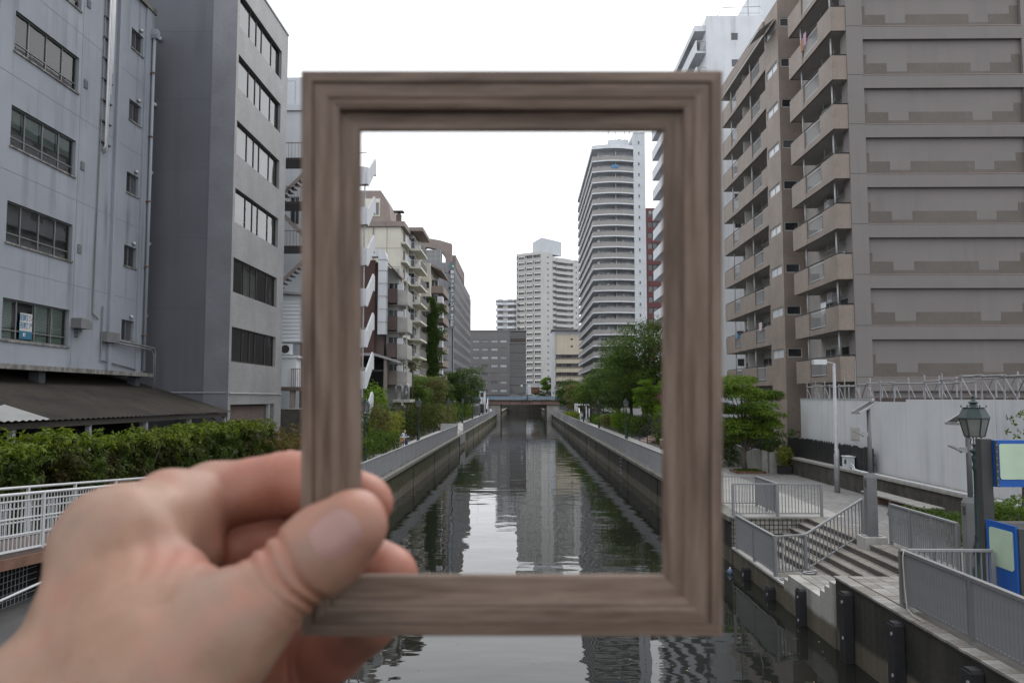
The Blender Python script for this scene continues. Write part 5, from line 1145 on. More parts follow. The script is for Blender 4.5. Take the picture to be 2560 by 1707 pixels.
def tree(name, label, loc, h, trunk_h, crown, nclump, nleaf, lsize, mat, seed, trunk_r=.16, cat='tree', group='trees along the canal', flat=.6, cl=(.35,.6), stems=1, low=0.):
    """crown = (rx, ry, rz) radii, the crown's top is at h above the base"""
    rng = np.random.default_rng(seed); x, y, z = loc; t = thing(name, label, cat, loc, group)
    rx, ry, rz = crown; cz = h - rz
    u = unit(rng.normal(size=(nclump,3))); rr = rng.uniform(.25,1.0,nclump)**.45
    cs = u*np.array([rx,ry,rz])*rr[:,None]*.82; cs[:,2] = np.where(cs[:,2] < -rz*.75+low, -rz*.5*rng.uniform(.2,1,nclump), cs[:,2]); cs += np.array([0,0,cz])
    cs += rng.normal(size=cs.shape)*np.array([rx,ry,rz])*.06
    rs = rng.uniform(cl[0],cl[1],nclump)*min(rx,rz)*.9
    p, nm = clump_leaves(cs, rs, nleaf, rng, flat)
    lt = MB(); r0 = random.Random(seed)
    for s_ in range(stems):
        ox, oy = (r0.uniform(-.3,.3)*rx*.6, r0.uniform(-.3,.3)*ry*.6) if stems > 1 else (0,0)
        pts = [Vector((ox*.2,oy*.2,0)), Vector((ox*.5+r0.uniform(-.05,.05)*h,oy*.5,trunk_h*.5)), Vector((ox,oy,trunk_h)), Vector((ox*1.1+r0.uniform(-.05,.05)*h,oy*1.1,cz)), Vector((ox,oy,h*.9))]
        R1 = trunk_r/math.sqrt(stems)
        lt.tube(pts, [R1*1.25,R1,R1*.85,R1*.5,R1*.12], 8)
    P_trunk = put('trunk', lt.mesh('trunk', MT['bark'], True), t, loc)
    lb = MB()
    for i in range(0, nclump, 1 if nclump < 60 else 2):
        c = Vector(cs[i]); f = max(.15, min(.95, (c.z-rz*.35)/h)); base = Vector((0,0,max(trunk_h*.75, h*f*.72)))
        mid = (base+c)/2 + Vector((0,0,-.05*h*r0.random())); lb.tube([base, mid, c], [trunk_r*.32,trunk_r*.2,trunk_r*.06], 5, False)
    put('branch', lb.mesh('branch', MT['bark'], True), t, loc)
    put('crown', leaf_mesh('crown', p, nm, lsize, mat, rng), t, loc); return t
def shrub(label, x0, x1, y0, y1, z0, z1, n, ls, mat, seed, name='shrub', cat='shrub', bumpy=.25, group='shrubs along the canal', mat2=None, per=1.2, tipband=.3, wave=.22, whorl=6):
    """a clipped or loose shrub filling a box, leaves on its uneven outside"""
    rng = np.random.default_rng(seed); cx, cy = (x0+x1)/2, (y0+y1)/2; t = thing(name, label, cat, (cx,cy,z0), group); n = int(n*1.3)//whorl
    ax_, ay_, az = (x1-x0)/2, (y1-y0)/2, z1-z0
    k = max(6, int((x1-x0)*(y1-y0)*az/per**3*2.2)); cs = np.stack([rng.uniform(x0+.15*ax_,x1-.15*ax_,k), rng.uniform(y0+.08*ay_,y1-.08*ay_,k), z0+az*rng.uniform(.12,.86,k)],1)
    rs = rng.uniform(.45,.8,k)*per*.62
    p1, n1 = clump_leaves(cs, rs, n//2, rng, .9, .35)
    # skin of the box, pushed in and out
    m_ = n - n//2; area = np.array([ay_*az,ay_*az,ax_*az,ax_*az,ax_*ay_*2]); f = rng.choice(5, m_, p=area/area.sum())
    u, v = rng.uniform(-1,1,m_), rng.uniform(0,1,m_); q = np.zeros((m_,3)); nn = np.zeros((m_,3))
    for s_, (i, sx, sy) in enumerate(((0,-1,0),(1,1,0),(2,0,-1),(3,0,1))):
        w_ = f == i
        if sx: q[w_] = np.stack([np.full(w_.sum(),sx*ax_), u[w_]*ay_, v[w_]*az],1)
        else: q[w_] = np.stack([u[w_]*ax_, np.full(w_.sum(),sy*ay_), v[w_]*az],1)
        nn[w_] = (sx,sy,.25)
    w_ = f == 4; q[w_] = np.stack([u[w_]*ax_, rng.uniform(-1,1,w_.sum())*ay_, np.full(w_.sum(),az)],1); nn[w_] = (0,0,1)
    ph = rng.uniform(0,6.28,6); wob = (np.sin(q[:,1]*1.9+ph[0])*np.sin(q[:,2]*2.3+ph[1])+np.sin(q[:,0]*2.6+q[:,1]*3.7+ph[2])*.6+np.sin(q[:,1]*.7+ph[3])*.8)*bumpy*.45
    q += nn*(wob - bumpy*.35 + rng.normal(size=m_)*bumpy*.35)[:,None]; q += np.array([cx,cy,z0]); q[:,2] = np.maximum(q[:,2], z0+.02)
    if name == 'hedge':
        hol = (np.sin(q[:,1]*1.15+ph[0])*np.sin(q[:,2]*2.2+ph[1]+.5*np.sin(q[:,1]*.6)) > .5) & (q[:,2] < z0+.82*az); q[hol] = q[hol]-nn[hol]*rng.uniform(.35,.8,hol.sum())[:,None]
    pos = np.concatenate([p1,q]); nm = unit(np.concatenate([n1,nn])+rng.normal(size=(n,3))*.5)
    hf = 1 + wave*(np.sin(pos[:,1]*.55+ph[4])*.5+np.sin(pos[:,1]*1.37+pos[:,0]*.8+ph[5])*.35+np.sin(pos[:,1]*2.9-pos[:,0]*1.7+ph[2])*.25) - wave*.2
    pos[:,2] = z0 + (pos[:,2]-z0)*hf
    top = None
    th_ = np.repeat(rng.uniform(0,6.28,n),whorl) + np.tile(np.arange(whorl)*6.283/whorl,n) + rng.normal(size=n*whorl)*.25
    e1 = unit(np.cross(nm, rng.normal(size=(n,3)))); e2 = np.cross(nm, e1); nm = np.repeat(nm,whorl,0)
    dirs = unit(np.repeat(e1,whorl,0)*np.cos(th_)[:,None]+np.repeat(e2,whorl,0)*np.sin(th_)[:,None]-nm*rng.uniform(-.1,.6,n*whorl)[:,None]); pos = np.repeat(pos,whorl,0)+dirs*ls*.5
    nm = unit(nm+dirs*.3); zt = np.repeat(z0+az*hf,whorl); n = n*whorl
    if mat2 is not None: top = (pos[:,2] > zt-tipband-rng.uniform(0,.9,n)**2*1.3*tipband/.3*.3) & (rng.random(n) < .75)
    put('foliage', leaf_mesh('foliage', pos, nm, ls, mat, rng, .42, mat2, top, dirs), t)
    st_ = MB(); r0 = random.Random(seed); ns_ = max(4, int((x1-x0)*(y1-y0)/1.2))
    for i in range(ns_):
        if ns_ <= 9: st_ = MB()
        px, py = r0.uniform(x0+.3*ax_,x1-.3*ax_), r0.uniform(y0,y1)
        st_.tube([(px,py,z0),(px+r0.uniform(-.1,.1),py+r0.uniform(-.2,.2),z0+az*.5),(px+r0.uniform(-.3,.3),py+r0.uniform(-.4,.4),z0+az*.9)], [.035,.025,.008], 5)
        if ns_ <= 9: P('stem', st_, MT['bark'], t)
    if ns_ > 9: tag(P('stem', st_, MT['bark'], t), kind='stuff')
    return t
# near left hedge, in three growths that differ
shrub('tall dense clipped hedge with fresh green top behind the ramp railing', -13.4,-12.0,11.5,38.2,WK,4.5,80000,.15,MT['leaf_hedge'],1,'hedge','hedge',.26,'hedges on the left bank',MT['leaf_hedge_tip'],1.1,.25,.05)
shrub('reddish hedge end beside the frame left bar', -13.6,-11.6,39.4,49,WK,3.6,9000,.14,MT['leaf_red'],2,'hedge','hedge',.35,'hedges on the left bank',None,1.1)
# left bank inside the frame
S = [('bright green rounded shrub nearest the frame on the left bank', -13.6,-11.0,50,57.5,WK,4.9,10000,.16,'leaf_mid',3),
     ('olive brown loose shrub behind the seated man', -13.8,-11.1,57.5,67,WK,5.0,12000,.15,'leaf_olive',4),
     ('low leafy plant clump beside the wooden bench', -11.8,-9.3,49,61.0,WK,3.2,11000,.13,'leaf_mid',5),
     ('yellow green feathery shrub beyond the seated man', -13.0,-10.9,67.5,73,WK,4.3,6000,.14,'leaf_yellow',6),
     ('tall vine covered green hedge beyond the first lamp', -12.6,-10.7,74.5,103,WK,5.0,16000,.17,'leaf_hedge',7),
     ('tan green hedge beyond the second lamp on the left bank', -12.8,-10.8,104,128,WK,4.4,8000,.2,'leaf_olive',8),
     ('dark low hedge near the far bridge on the left bank', -13,-10.9,129,176,WK,4.6,9000,.26,'leaf_mid',9),
     ('small bright shrub in front of the carport', -14.4,-12.8,70,75,3.2,6.6,5000,.16,'leaf_bright',10)]
for lab, a, b, c, d, e, f, n, ls, mt, sd_ in S: shrub(lab, a,b,c,d,e,f,n,ls,MT[mt],sd_)
tree('round_tree', 'large dark round tree near the hotel on the left bank', (-12.0,150,WK), 10.3,2.5,(4.6,5,4.3),70,15000,.30,MT['leaf_dark'],31,.22,cl=(.3,.5))
tree('bushy_tree', 'grey green bushy tree behind the second left lamp', (-13.3,112,WK), 7.6,1.5,(2.6,4,3.0),45,9000,.22,MT['leaf_olive'],32,.14,cl=(.35,.55))
tree('bushy_tree', 'dark green bushy tree below the ivy column', (-14.0,105,3.2), 5.6,1.2,(2.2,4,2.7),40,8000,.2,MT['leaf_mid'],33,.14,cl=(.35,.55))
tree('bushy_tree', 'low dark bushy tree before the beige flats', (-13.4,128,WK), 7.2,1.5,(2.6,4,3.2),40,8000,.24,MT['leaf_dark'],34,.14,cl=(.35,.55))
# palm
def palm(loc, label):
    t = thing('palm_tree', label, 'palm', loc); x, y, z = loc; r0 = random.Random(8)
    P('trunk', MB().tube([(x,y,z),(x+.1,y,z+2.5),(x,y,z+4.6)], [.2,.17,.16], 8), MT['bark'], t, True); fr = MB()
    for i in range(26):
        a = r0.uniform(0,6.28); e = r0.uniform(-.5,1.1); L = r0.uniform(1.1,1.6); c, s = math.cos(a), math.sin(a)
        for j in range(11):
            b_ = -1.2+2.4*j/10; dx, dz = math.cos(e)*L, math.sin(e)*L
            tip = (x+c*dx*.7+(c*math.cos(b_)-s*math.sin(b_))*.75, y+s*dx*.7+(s*math.cos(b_)+c*math.sin(b_))*.75, z+4.6+dz*.8-.25-.2*abs(b_))
            o = (x+c*dx*.6, y+s*dx*.6, z+4.6+dz*.75); w_ = .05
            fr.add([(o[0]-s*w_,o[1]+c*w_,o[2]),(o[0]+s*w_,o[1]-c*w_,o[2]),tip], [(0,1,2)])
        fr.bar((x,y,z+4.6),(x+c*math.cos(e)*L*.6,y+s*math.cos(e)*L*.6,z+4.6+math.sin(e)*L*.75),.03,.03)
    P('frond', fr, MT['leaf_olive'], t); return t
palm((-12.9,91,4.9), 'fan palm standing against the cream flats')
# ivy climbing the buildings
rng = np.random.default_rng(55); n = 16000
t = thing('ivy', 'tall column of dark ivy climbing between cream and beige flats', 'ivy', (-15.4,134,UP))
zz_ = rng.uniform(4,22.8,n); wd = np.where(zz_ > 20, .5, .95); pos = np.stack([-15.5+rng.uniform(-1,1,n)*wd+.25*np.sin(zz_*1.3), 134.6+rng.normal(size=n)*.25, zz_],1)
xx = rng.random(n) < .22; pos[xx] += np.stack([rng.uniform(.6,1.9,xx.sum()), np.zeros(xx.sum()), np.zeros(xx.sum())],1); keep = ~xx | (np.sin(pos[:,2]*1.6) > .1); pos = pos[keep]
put('foliage', leaf_mesh('foliage', pos, unit(np.array([.2,-1,.3])+rng.normal(size=(len(pos),3))*.6), .28, MT['leaf_dark'], rng), t)
P('stem', MB().tube([(-15.5,134.9,UP),(-15.4,134.9,12),(-15.6,134.9,22)], [.12,.08,.03], 6), MT['bark'], t); P('trellis_wall', MB().box(-16.2,-14.9,134.95,135.9,UP,21.5), MT['concrete'], t)
# right bank: plaza tree in its brick ring, pot, shrub
t = tree('plaza_tree', 'light green layered tree in a brick ring on the plaza', (12.0,43.8,WK), 5.75,1.5,(2.35,2.2,2.35),72,30000,.12,MT['leaf_maple'],41,.13,'tree','trees on the plaza',.48,(.24,.38))
t = thing('tree_ring', 'square brick ring planted with grass around the plaza tree', 'planter', (12.1,43.7,WK)); RR = random.Random(4)
bk = MB().box(-.12,.12,-.05,.05,0,.12).mesh('brick', MT['rust'])
for i in range(6):
    for s_ in (-.72,.72): put('brick', bk, t, (11.45+i*.26,43.75+s_,WK)); put('brick', bk, t, (12.1+s_,43.1+i*.26,WK), (0,0,rad(90)))
rng = np.random.default_rng(3); n = 1500; pos = np.stack([12.1+rng.uniform(-.66,.66,n), 43.75+rng.uniform(-.66,.66,n), WK+rng.uniform(.04,.16,n)],1)
tag(put('grass', leaf_mesh('grass', pos, unit(np.stack([rng.normal(size=n),rng.normal(size=n),np.full(n,.4)],1)), .12, MT['leaf_mid'], rng, .25), t), kind='stuff'); P('soil', MB().box(11.4,12.8,43.07,44.43,WK,WK+.05), MT['soil'], t)
t = thing('potted_bamboo', 'yellow green bamboo in a black box pot by the retaining wall', 'potted plant', (13.9,43.0,WK)); P('pot', MB().box(13.55,14.15,42.6,43.2,WK,1.98), MT['black_metal'], t); P('pot_rim', MB().box(13.52,14.18,42.57,43.23,1.98,2.03), MT['black_metal'], t)
rng = np.random.default_rng(6); n = 1800; d = unit(rng.normal(size=(n,3))); pos = np.array([13.85,42.9,2.55])+d*np.array([.5,.4,.6])*rng.uniform(.3,1,n)[:,None]
put('foliage', leaf_mesh('foliage', pos, unit(d+rng.normal(size=(n,3))*.6), .14, MT['leaf_yellow'], rng, .22), t); cm_ = MB()
for i in range(9): cm_.tube([(13.7+i*.03,42.9,2.0),(13.55+i*.09,42.9+.05*(i % 3),3.0)], .01, 4)
P('cane', cm_, MT['leaf_yellow'], t)
shrub('round dark shrub behind the plaza tree beside the frame', 10.2,12.6,47,50,WK,3.9,7000,.13,MT['leaf_dark'],42,group='shrubs on the plaza')
shrub('dark shrub mass at the foot of the brown flats behind fence', 13.3,15.5,45.5,52,WK,3.9,5000,.15,MT['leaf_dark'],43,group='shrubs on the plaza')
shrub('low flowering shrub behind the railing at the head of steps', 11.4,13.0,21.5,25.5,WK,2.25,7000,.07,MT['leaf_mid'],44,group='shrubs on the plaza',per=.6,bumpy=.15)
shrub('leafy ground plants seen below the upper blue board', 11.0,14.0,15.5,20.5,WK,3.35,14000,.10,MT['leaf_mid'],45,group='shrubs on the plaza',per=.7,bumpy=.25)
shrub('climbing plant peeping over the sign against the hoarding', 13.5,14.5,19.0,22.5,2.4,5.0,2200,.12,MT['leaf_mid'],46,group='shrubs on the plaza',per=.8,bumpy=.4)
# right bank inside the frame
T = [('zelkova_tree','tallest tree on the right bank, broad crown over the walkway',(14.0,92,3.2),11.6,4.0,(5.6,6.0,5.2),80,24000,.23,'leaf_mid',51,.3),
     ('camphor_tree','dark mid height tree left of the tallest one on right bank',(12.6,108,WK),10.2,3,(4.2,5,4.3),70,15000,.25,'leaf_dark',52,.24),
     ('camphor_tree','broad green tree overhanging the railing beyond the walker',(12.4,135,WK),8.6,2.5,(4.2,7,3.8),60,12000,.30,'leaf_mid',53,.22),
     ('maple_tree','pale green feathery tree farther along the right bank',(12.2,165,WK),7.6,2,(4,8,3.4),60,10000,.34,'leaf_olive',54,.2),
     ('camphor_tree','farthest dark tree beside the far bridge on right bank',(11.0,192,WK),8.8,2,(3.8,6,4.0),50,8000,.38,'leaf_dark',55,.2),
     ('young_tree','bright green young tree against the white flats',(14.2,73,3.2),6.2,1.4,(1.9,2.2,2.6),40,9000,.16,'leaf_bright',56,.1),
     ('young_tree','bright green slender tree below the tallest crown',(12.9,84,3.2),4.6,1.2,(1.5,1.8,2.0),34,6500,.16,'leaf_bright',57,.09),
     ('camphor_tree','dark tree in the shade between the tallest tree and stairs',(13.2,99,3.0),7.4,2,(3.2,4,3.2),50,9000,.22,'leaf_dark',58,.2)]
for nm_, lab, loc, h, th_, cr, nc, nl, ls, mt, sd_, tr in T: tree(nm_, lab, loc, h, th_, cr, nc, nl, ls, MT[mt], sd_, tr)
S = [('feathery green shrub left of the brown stone stairs', 11.0,13.0,83,94,WK,3.4,7000,.15,'leaf_mid',61),
     ('bright green shrub before the dark trees on right bank', 11.2,13.0,96,104,WK,4.0,5500,.17,'leaf_bright',62),
     ('olive shrub bed beside the second lamp inside frame', 10.9,12.8,106,118,WK,3.1,5500,.18,'leaf_olive',63),
     ('low shrub bed beside the walker in white', 10.9,12.6,120,134,WK,2.8,5000,.2,'leaf_mid',64),
     ('yellow green shrub against the far right railing', 7.6,9.6,140,152,WK,3.0,4500,.22,'leaf_hedge_tip',65),
     ('clipped bright hedge below the tallest tree', 13.2,14.4,78.5,90,3.2,5.0,6000,.14,'leaf_bright',66),
     ('green shrubs beyond the brown stone stairs', 11.6,13.6,68,73.5,WK,3.3,5000,.15,'leaf_mid',67),
     ('dark hedge strip behind the stair railing on the right bank', 13.0,14.2,62,71,2.6,4.6,6000,.15,'leaf_dark',68)]
for lab, a, b, c, d, e, f, n, ls, mt, sd_ in S: shrub(lab, a,b,c,d,e,f,n,ls,MT[mt],sd_)
shrub('roof garden hedge before the far end buildings', 4,16,326,329.5,5.0,8.4,5000,.45,MT['leaf_mid'],69,per=2.2)
tree('street_tree', 'small street tree beyond the far bridge', (9.5,322,5.0), 9,3,(3.5,3.5,3),30,4000,.5,MT['leaf_bright'],70,.2)
# fallen leaves adrift on the canal
rng = np.random.default_rng(77); n = 420; pos = np.stack([rng.uniform(-6.8,6.8,n), rng.uniform(6,48,n)**1.0, np.full(n,.006)],1); nm = np.tile(np.array([0,0,1.]),(n,1))
tag(put('floating_leaves', leaf_mesh('floating_leaves', pos, nm, .05, M('dead_leaf', (.35,.28,.16), .8, .3, 9), rng, .6)), 'small pale fallen leaves drifting on the canal', 'leaves', None, 'stuff')
# ------------------------------------------------------------------ small things along the walkways
t = thing('stone_stair', 'brown stone stairs with black railings on the right bank', 'stair', (11,73,WK))
sm = MB().box(0,.40,71.2,75.6,0,.16).mesh('step', MT['stone_step'])
for i in range(8): put('step', sm, t, (10.9+i*.36,0,WK+i*.16)); 
P('stair_body', MB().prism([(11.25,WK),(13.8,WK),(13.8,WK+1.25),(13.6,WK+1.25)], 'y', 71.3, 75.5), MT['stone_step'], t)
P('terrace', MB().box(13.8,17,66,75.6,WK,WK+1.42), MT['stone_step'], t)
for y in (71.1,75.7):
    tr2 = MB().tube([(10.9,y,WK+1.05),(13.7,y,WK+2.4),(17,y,WK+2.4)], .035, 6).tube([(10.9,y,WK+.8),(13.7,y,WK+2.15),(17,y,WK+2.15)], .022, 6); P('hand_rail', tr2, MT['black_metal'], t)
    b_ = MB()
    for i in range(42):
        x = 10.95+i*.145; zb = WK+.1+min(1.32,max(0,(x-10.9)*.455)); b_.bar((x,y,zb),(x,y,zb+.95),.02,.02)
    for x in (10.9,12.3,13.75,15.4): b_.bar((x,y,WK),(x,y,WK+1.1+min(1.32,(x-10.9)*.455)),.06,.06)
    P('railing_bars', b_, MT['black_metal'], t)
t = thing('litter_bin', 'small brown round bin beside the right walkway at frame edge', 'bin', (10.95,63.5,WK)); P('body', MB().lathe([(.0,0),(.2,0),(.22,.7),(.0,.7)], (10.95,63.5,WK), 12), MT['wood_bench'], t, True); P('rim', MB().lathe([(.24,.7),(.24,.78),(.1,.8)], (10.95,63.5,WK), 12), MT['concrete_pale'], t)
for k, (x, y, lab) in enumerate(((10.9,146,'white portal frame with ramp rails on the right walkway, nearer one'),(11.3,158,'white portal frame farther along the right walkway'))):
    t = thing('portal_frame', lab, 'gate', (x,y,WK), 'white portals'); P('post', MB().box(x-1.3,x-1.1,y,y+.25,WK,4.3), MT['white_wall'], t); P('post', MB().box(x+.9,x+1.1,y,y+.25,WK,4.3), MT['white_wall'], t); P('lintel', MB().box(x-1.3,x+1.1,y-.02,y+.27,4.3,4.6), MT['white_wall'], t)
    P('ramp_side', MB().prism([(y-6,WK),(y,WK),(y,3.8),(y-.6,3.9)], 'x', x-1.0, x-.85), MT['white_wall'], t)
t = thing('white_stair_house', 'white stair structure at the left end of the far bridge', 'stair', (-10.4,196,WK))
P('side_panel', MB().prism([(190,WK),(203,WK),(203,5.6),(201,5.6)], 'x', -9.2, -9.05), MT['white_wall'], t); P('tower', MB().box(-11.2,-9.6,199,202,WK,5.5).box(-11.2,-9.7,199.5,201.5,5.5,7.4), MT['white_wall'], t); P('opening', MB().box(-10.9,-10.0,198.96,199.0,2.0,4.2).box(-10.9,-10.1,199.45,199.5,5.9,7.0), MT['dark_frame'], t)
for x in (-11.0,-10.2,-9.4): P('post', MB().tube([(x,197.5,WK),(x,197.5,6.2)], .06, 6), MT['dark_frame'], t)
t = thing('low_white_building', 'low white building with a brown shutter beyond the far bridge', 'building', (4,326,5))
P('wall', MB().box(1.0,10.5,326.5,329.8,5.0,11.3), MT['white_wall'], t); P('shutter', MB().box(2.9,6.4,326.42,326.5,7.3,10.2), MT['rust'], t); P('roof_edge', MB().box(.8,10.7,326.3,330,11.3,11.6), MT['white_wall'], t)
car('pale green car parked behind the shrubs on the left bank', (-14.2,76.2,3.4), rad(75), (.10,.36,.19), 'parked')
def bench(label, loc, rz=0):
    t = thing('bench', label, 'bench', (0,0,0), 'slat benches on the left walkway')
    sm = MB().box(-.02,.08,-.75,.75,0,.035).mesh('seat_slat', MT['wood_bench']); bm_ = MB().box(0,.03,-.75,.75,-.045,.045).mesh('back_slat', MT['wood_bench'])
    for i in range(4): put('seat_slat', sm, t, (.0+i*.11,0,.43))
    for i in range(3): put('back_slat', bm_, t, (-.08-i*.035,0,.58+i*.12), (0,rad(-16),0))
    for y in (-.6,.6): P('leg', MB().box(0,.06,y-.03,y+.03,0,.43).box(.35,.41,y-.03,y+.03,0,.43).bar((-.0,y,.3),(-.2,y,.9),.04,.05).box(-.02,.42,y-.025,y+.025,.4,.43), MT['black_metal'], t)
    t.location = loc; t.rotation_euler = (0,0,rz); return t
bench('empty wooden slat bench left of the seated man', (-10.3,63.9,WK)); bench('wooden slat bench the man sits on', (-10.3,66.3,WK)); bench('wooden bench farther along near the second left lamp', (-10.5,99,WK))
t = thing('low_screen', 'pale low panel screen on the left walkway near the boarding gap', 'screen', (-8.6,92,WK)); P('panel', MB().box(-9.6,-7.6,92,92.06,WK+.3,WK+1.1), MT['white_metal'], t)
for x in (-9.5,-7.7): P('leg', MB().box(x-.04,x+.04,92.07,92.12,WK,WK+1.0), MT['galv'], t)
# ------------------------------------------------------------------ implicit bodies: round cones blended into one skin, polygonised here
def rcone(p, a, b, ra, rb):
    a, b = np.asarray(a,float), np.asarray(b,float); ba = b-a; L = ba@ba+1e-12; h = np.clip(((p-a)@ba)/L,0,1); return np.linalg.norm(p-a-h[:,None]*ba,axis=1)-(ra+(rb-ra)*h)
def smin(a, b, k):
    h = np.clip(.5+.5*(b-a)/k,0,1); return b+(a-b)*h-k*h*(1-h)
def surface_nets(fn, lo, hi, h):
    lo, hi = np.asarray(lo,float), np.asarray(hi,float); n = np.ceil((hi-lo)/h).astype(int)+1
    ax = [lo[i]+np.arange(n[i])*h for i in range(3)]; g_ = np.stack(np.meshgrid(*ax,indexing='ij'),-1).reshape(-1,3)
    D = np.concatenate([fn(c) for c in np.array_split(g_, max(1,len(g_)//400000))]).reshape(n)
    s = D < 0; c8 = [(i,j,k) for i in (0,1) for j in (0,1) for k in (0,1)]; m_ = n-1
    cnt = sum(s[i:i+m_[0],j:j+m_[1],k:k+m_[2]].astype(int) for i,j,k in c8); act = (cnt > 0) & (cnt < 8)
    idx = -np.ones(m_,int); I = np.argwhere(act); idx[act] = np.arange(len(I)); acc = np.zeros((len(I),3)); w_ = np.zeros(len(I))
    val = {c: D[I[:,0]+c[0],I[:,1]+c[1],I[:,2]+c[2]] for c in c8}
    for c in c8:
        for d in range(3):
            if c[d] == 0:
                e = list(c); e[d] = 1; e = tuple(e); va, vb = val[c], val[e]; x = (va < 0) != (vb < 0); tt = np.where(x, va/(va-vb+1e-30), 0)
                q = np.array(c,float)[None]+np.eye(3)[d][None]*tt[:,None]; acc += np.where(x[:,None],q,0); w_ += x
    V = lo+(I+acc/w_[:,None])*h; F = []
    for d in range(3):
        a, b = (d+1) % 3, (d+2) % 3; sl0 = [slice(None)]*3; sl1 = [slice(None)]*3; sl0[d] = slice(0,-1); sl1[d] = slice(1,None)
        x = s[tuple(sl0)] != s[tuple(sl1)]; E_ = np.argwhere(x); E_ = E_[(E_[:,a] > 0) & (E_[:,b] > 0) & (E_[:,a] < m_[a]) & (E_[:,b] < m_[b])]
        fl = s[tuple(sl0)][E_[:,0],E_[:,1],E_[:,2]]; qs = []
        for da, db in ((-1,-1),(0,-1),(0,0),(-1,0)):
            q = E_.copy(); q[:,a] += da; q[:,b] += db; qs.append(idx[q[:,0],q[:,1],q[:,2]])
        q = np.stack(qs,1); q[~fl] = q[~fl][:,::-1]; F.append(q)
    return V, np.concatenate(F)
def np_mesh(name, V, F, smooth=True):
    me = bpy.data.meshes.new(name); me.from_pydata(V.tolist(), [], F.tolist()); me.update()
    if smooth: me.polygons.foreach_set('use_smooth', [True]*len(me.polygons))
    me.update(); return me
SKIN = M('skin_far', (.50,.32,.24), .6, .08, 8)
def figure(label, parts, loc, rz, h=.022):
    """parts: (material, a, b, ra, rb) in body space; one continuous mesh, clothes by face"""
    t = thing('person', label, 'person', loc, None, rz); A = [np.array(p[1:3]) for p in parts]
    lo = np.min([a.min(0) for a in A],0)-.2; hi = np.max([a.max(0) for a in A],0)+.2
    def fn(p):
        d = None
        for _, a, b, ra, rb in parts:
            e = rcone(p,a,b,ra,rb); d = e if d is None else smin(d,e,.035)
        return d
    V, F = surface_nets(fn, lo, hi, h); me = np_mesh('body', V, F); mats = []
    for p in parts:
        if p[0] not in mats: mats.append(p[0]); me.materials.append(p[0])
    ctr = V[F].mean(1); dd = np.stack([rcone(ctr,*p[1:]) for p in parts],1); mi = np.array([mats.index(p[0]) for p in parts])[dd.argmin(1)]
    me.polygons.foreach_set('material_index', mi.astype(np.int32)); o = put('body', me, t, (0,0,0)); o.matrix_parent_inverse = Matrix.Identity(4); return t
SH, NV, HR, SHO = M('shirt_pale_blue', (.50,.56,.72), .9, .08, 6), M('trousers_navy', (.03,.05,.14), .9, .1, 6), M('hair_dark', (.03,.028,.026), .8, .1, 9), M('shoe_dark', (.03,.03,.03), .6, .1, 9)
# seated man, leaning forward with a lunch box (body space: +X is where he faces)
man = [(NV,(0,-.1,.52),(0,.1,.52),.14,.14),(SH,(0,0,.58),(.16,0,.98),.16,.17),(SH,(.16,-.15,1.0),(.16,.15,1.0),.085,.085),(SKIN,(.19,0,1.05),(.25,0,1.15),.055,.055),(SKIN,(.28,0,1.22),(.30,0,1.27),.095,.09),(HR,(.22,0,1.26),(.24,0,1.2),.085,.07),
       (NV,(.02,-.1,.52),(.44,-.12,.50),.095,.075),(NV,(.02,.1,.52),(.44,.12,.50),.095,.075),(NV,(.44,-.12,.50),(.42,-.12,.1),.072,.05),(NV,(.44,.12,.50),(.5,.12,.1),.072,.05),(SHO,(.40,-.12,.05),(.58,-.12,.04),.05,.04),(SHO,(.48,.12,.05),(.66,.12,.04),.05,.04),
       (SH,(.16,-.2,.98),(.26,-.22,.72),.062,.05),(SH,(.26,-.22,.72),(.44,-.12,.78),.048,.038),(SKIN,(.46,-.11,.79),(.53,-.08,.80),.036,.03),(SH,(.16,.2,.98),(.28,.22,.74),.062,.05),(SH,(.28,.22,.74),(.42,.12,.94),.048,.038),(SKIN,(.43,.11,.96),(.42,.08,1.03),.036,.03)]
figure('man in pale blue shirt and navy trousers eating on a bench', man, (-10.2,66.4,WK), 0)
t = thing('lunch_box', 'small pale lunch box in the seated man hand', 'lunch box', (-9.6,66.3,2.4)); P('box', MB().box(-9.68,-9.54,66.22,66.4,2.40,2.46), MT['blind_white'], t); P('lid', MB().box(-9.69,-9.53,66.21,66.41,2.462,2.475), MT['white_wall'], t)
t = thing('paper_bag', 'tan paper bag on the bench beside the seated man', 'bag', (-10.0,65.85,2.07)); P('bag_body', MB().prism([(-10.2,2.07),(-9.85,2.07),(-9.83,2.38),(-10.18,2.4)], 'y', 65.7, 65.98), M('kraft', (.45,.27,.13), .9, .1, 5), t); P('bag_top', MB().box(-10.19,-9.83,65.72,65.96,2.4,2.47), MT['blind_white'], t)
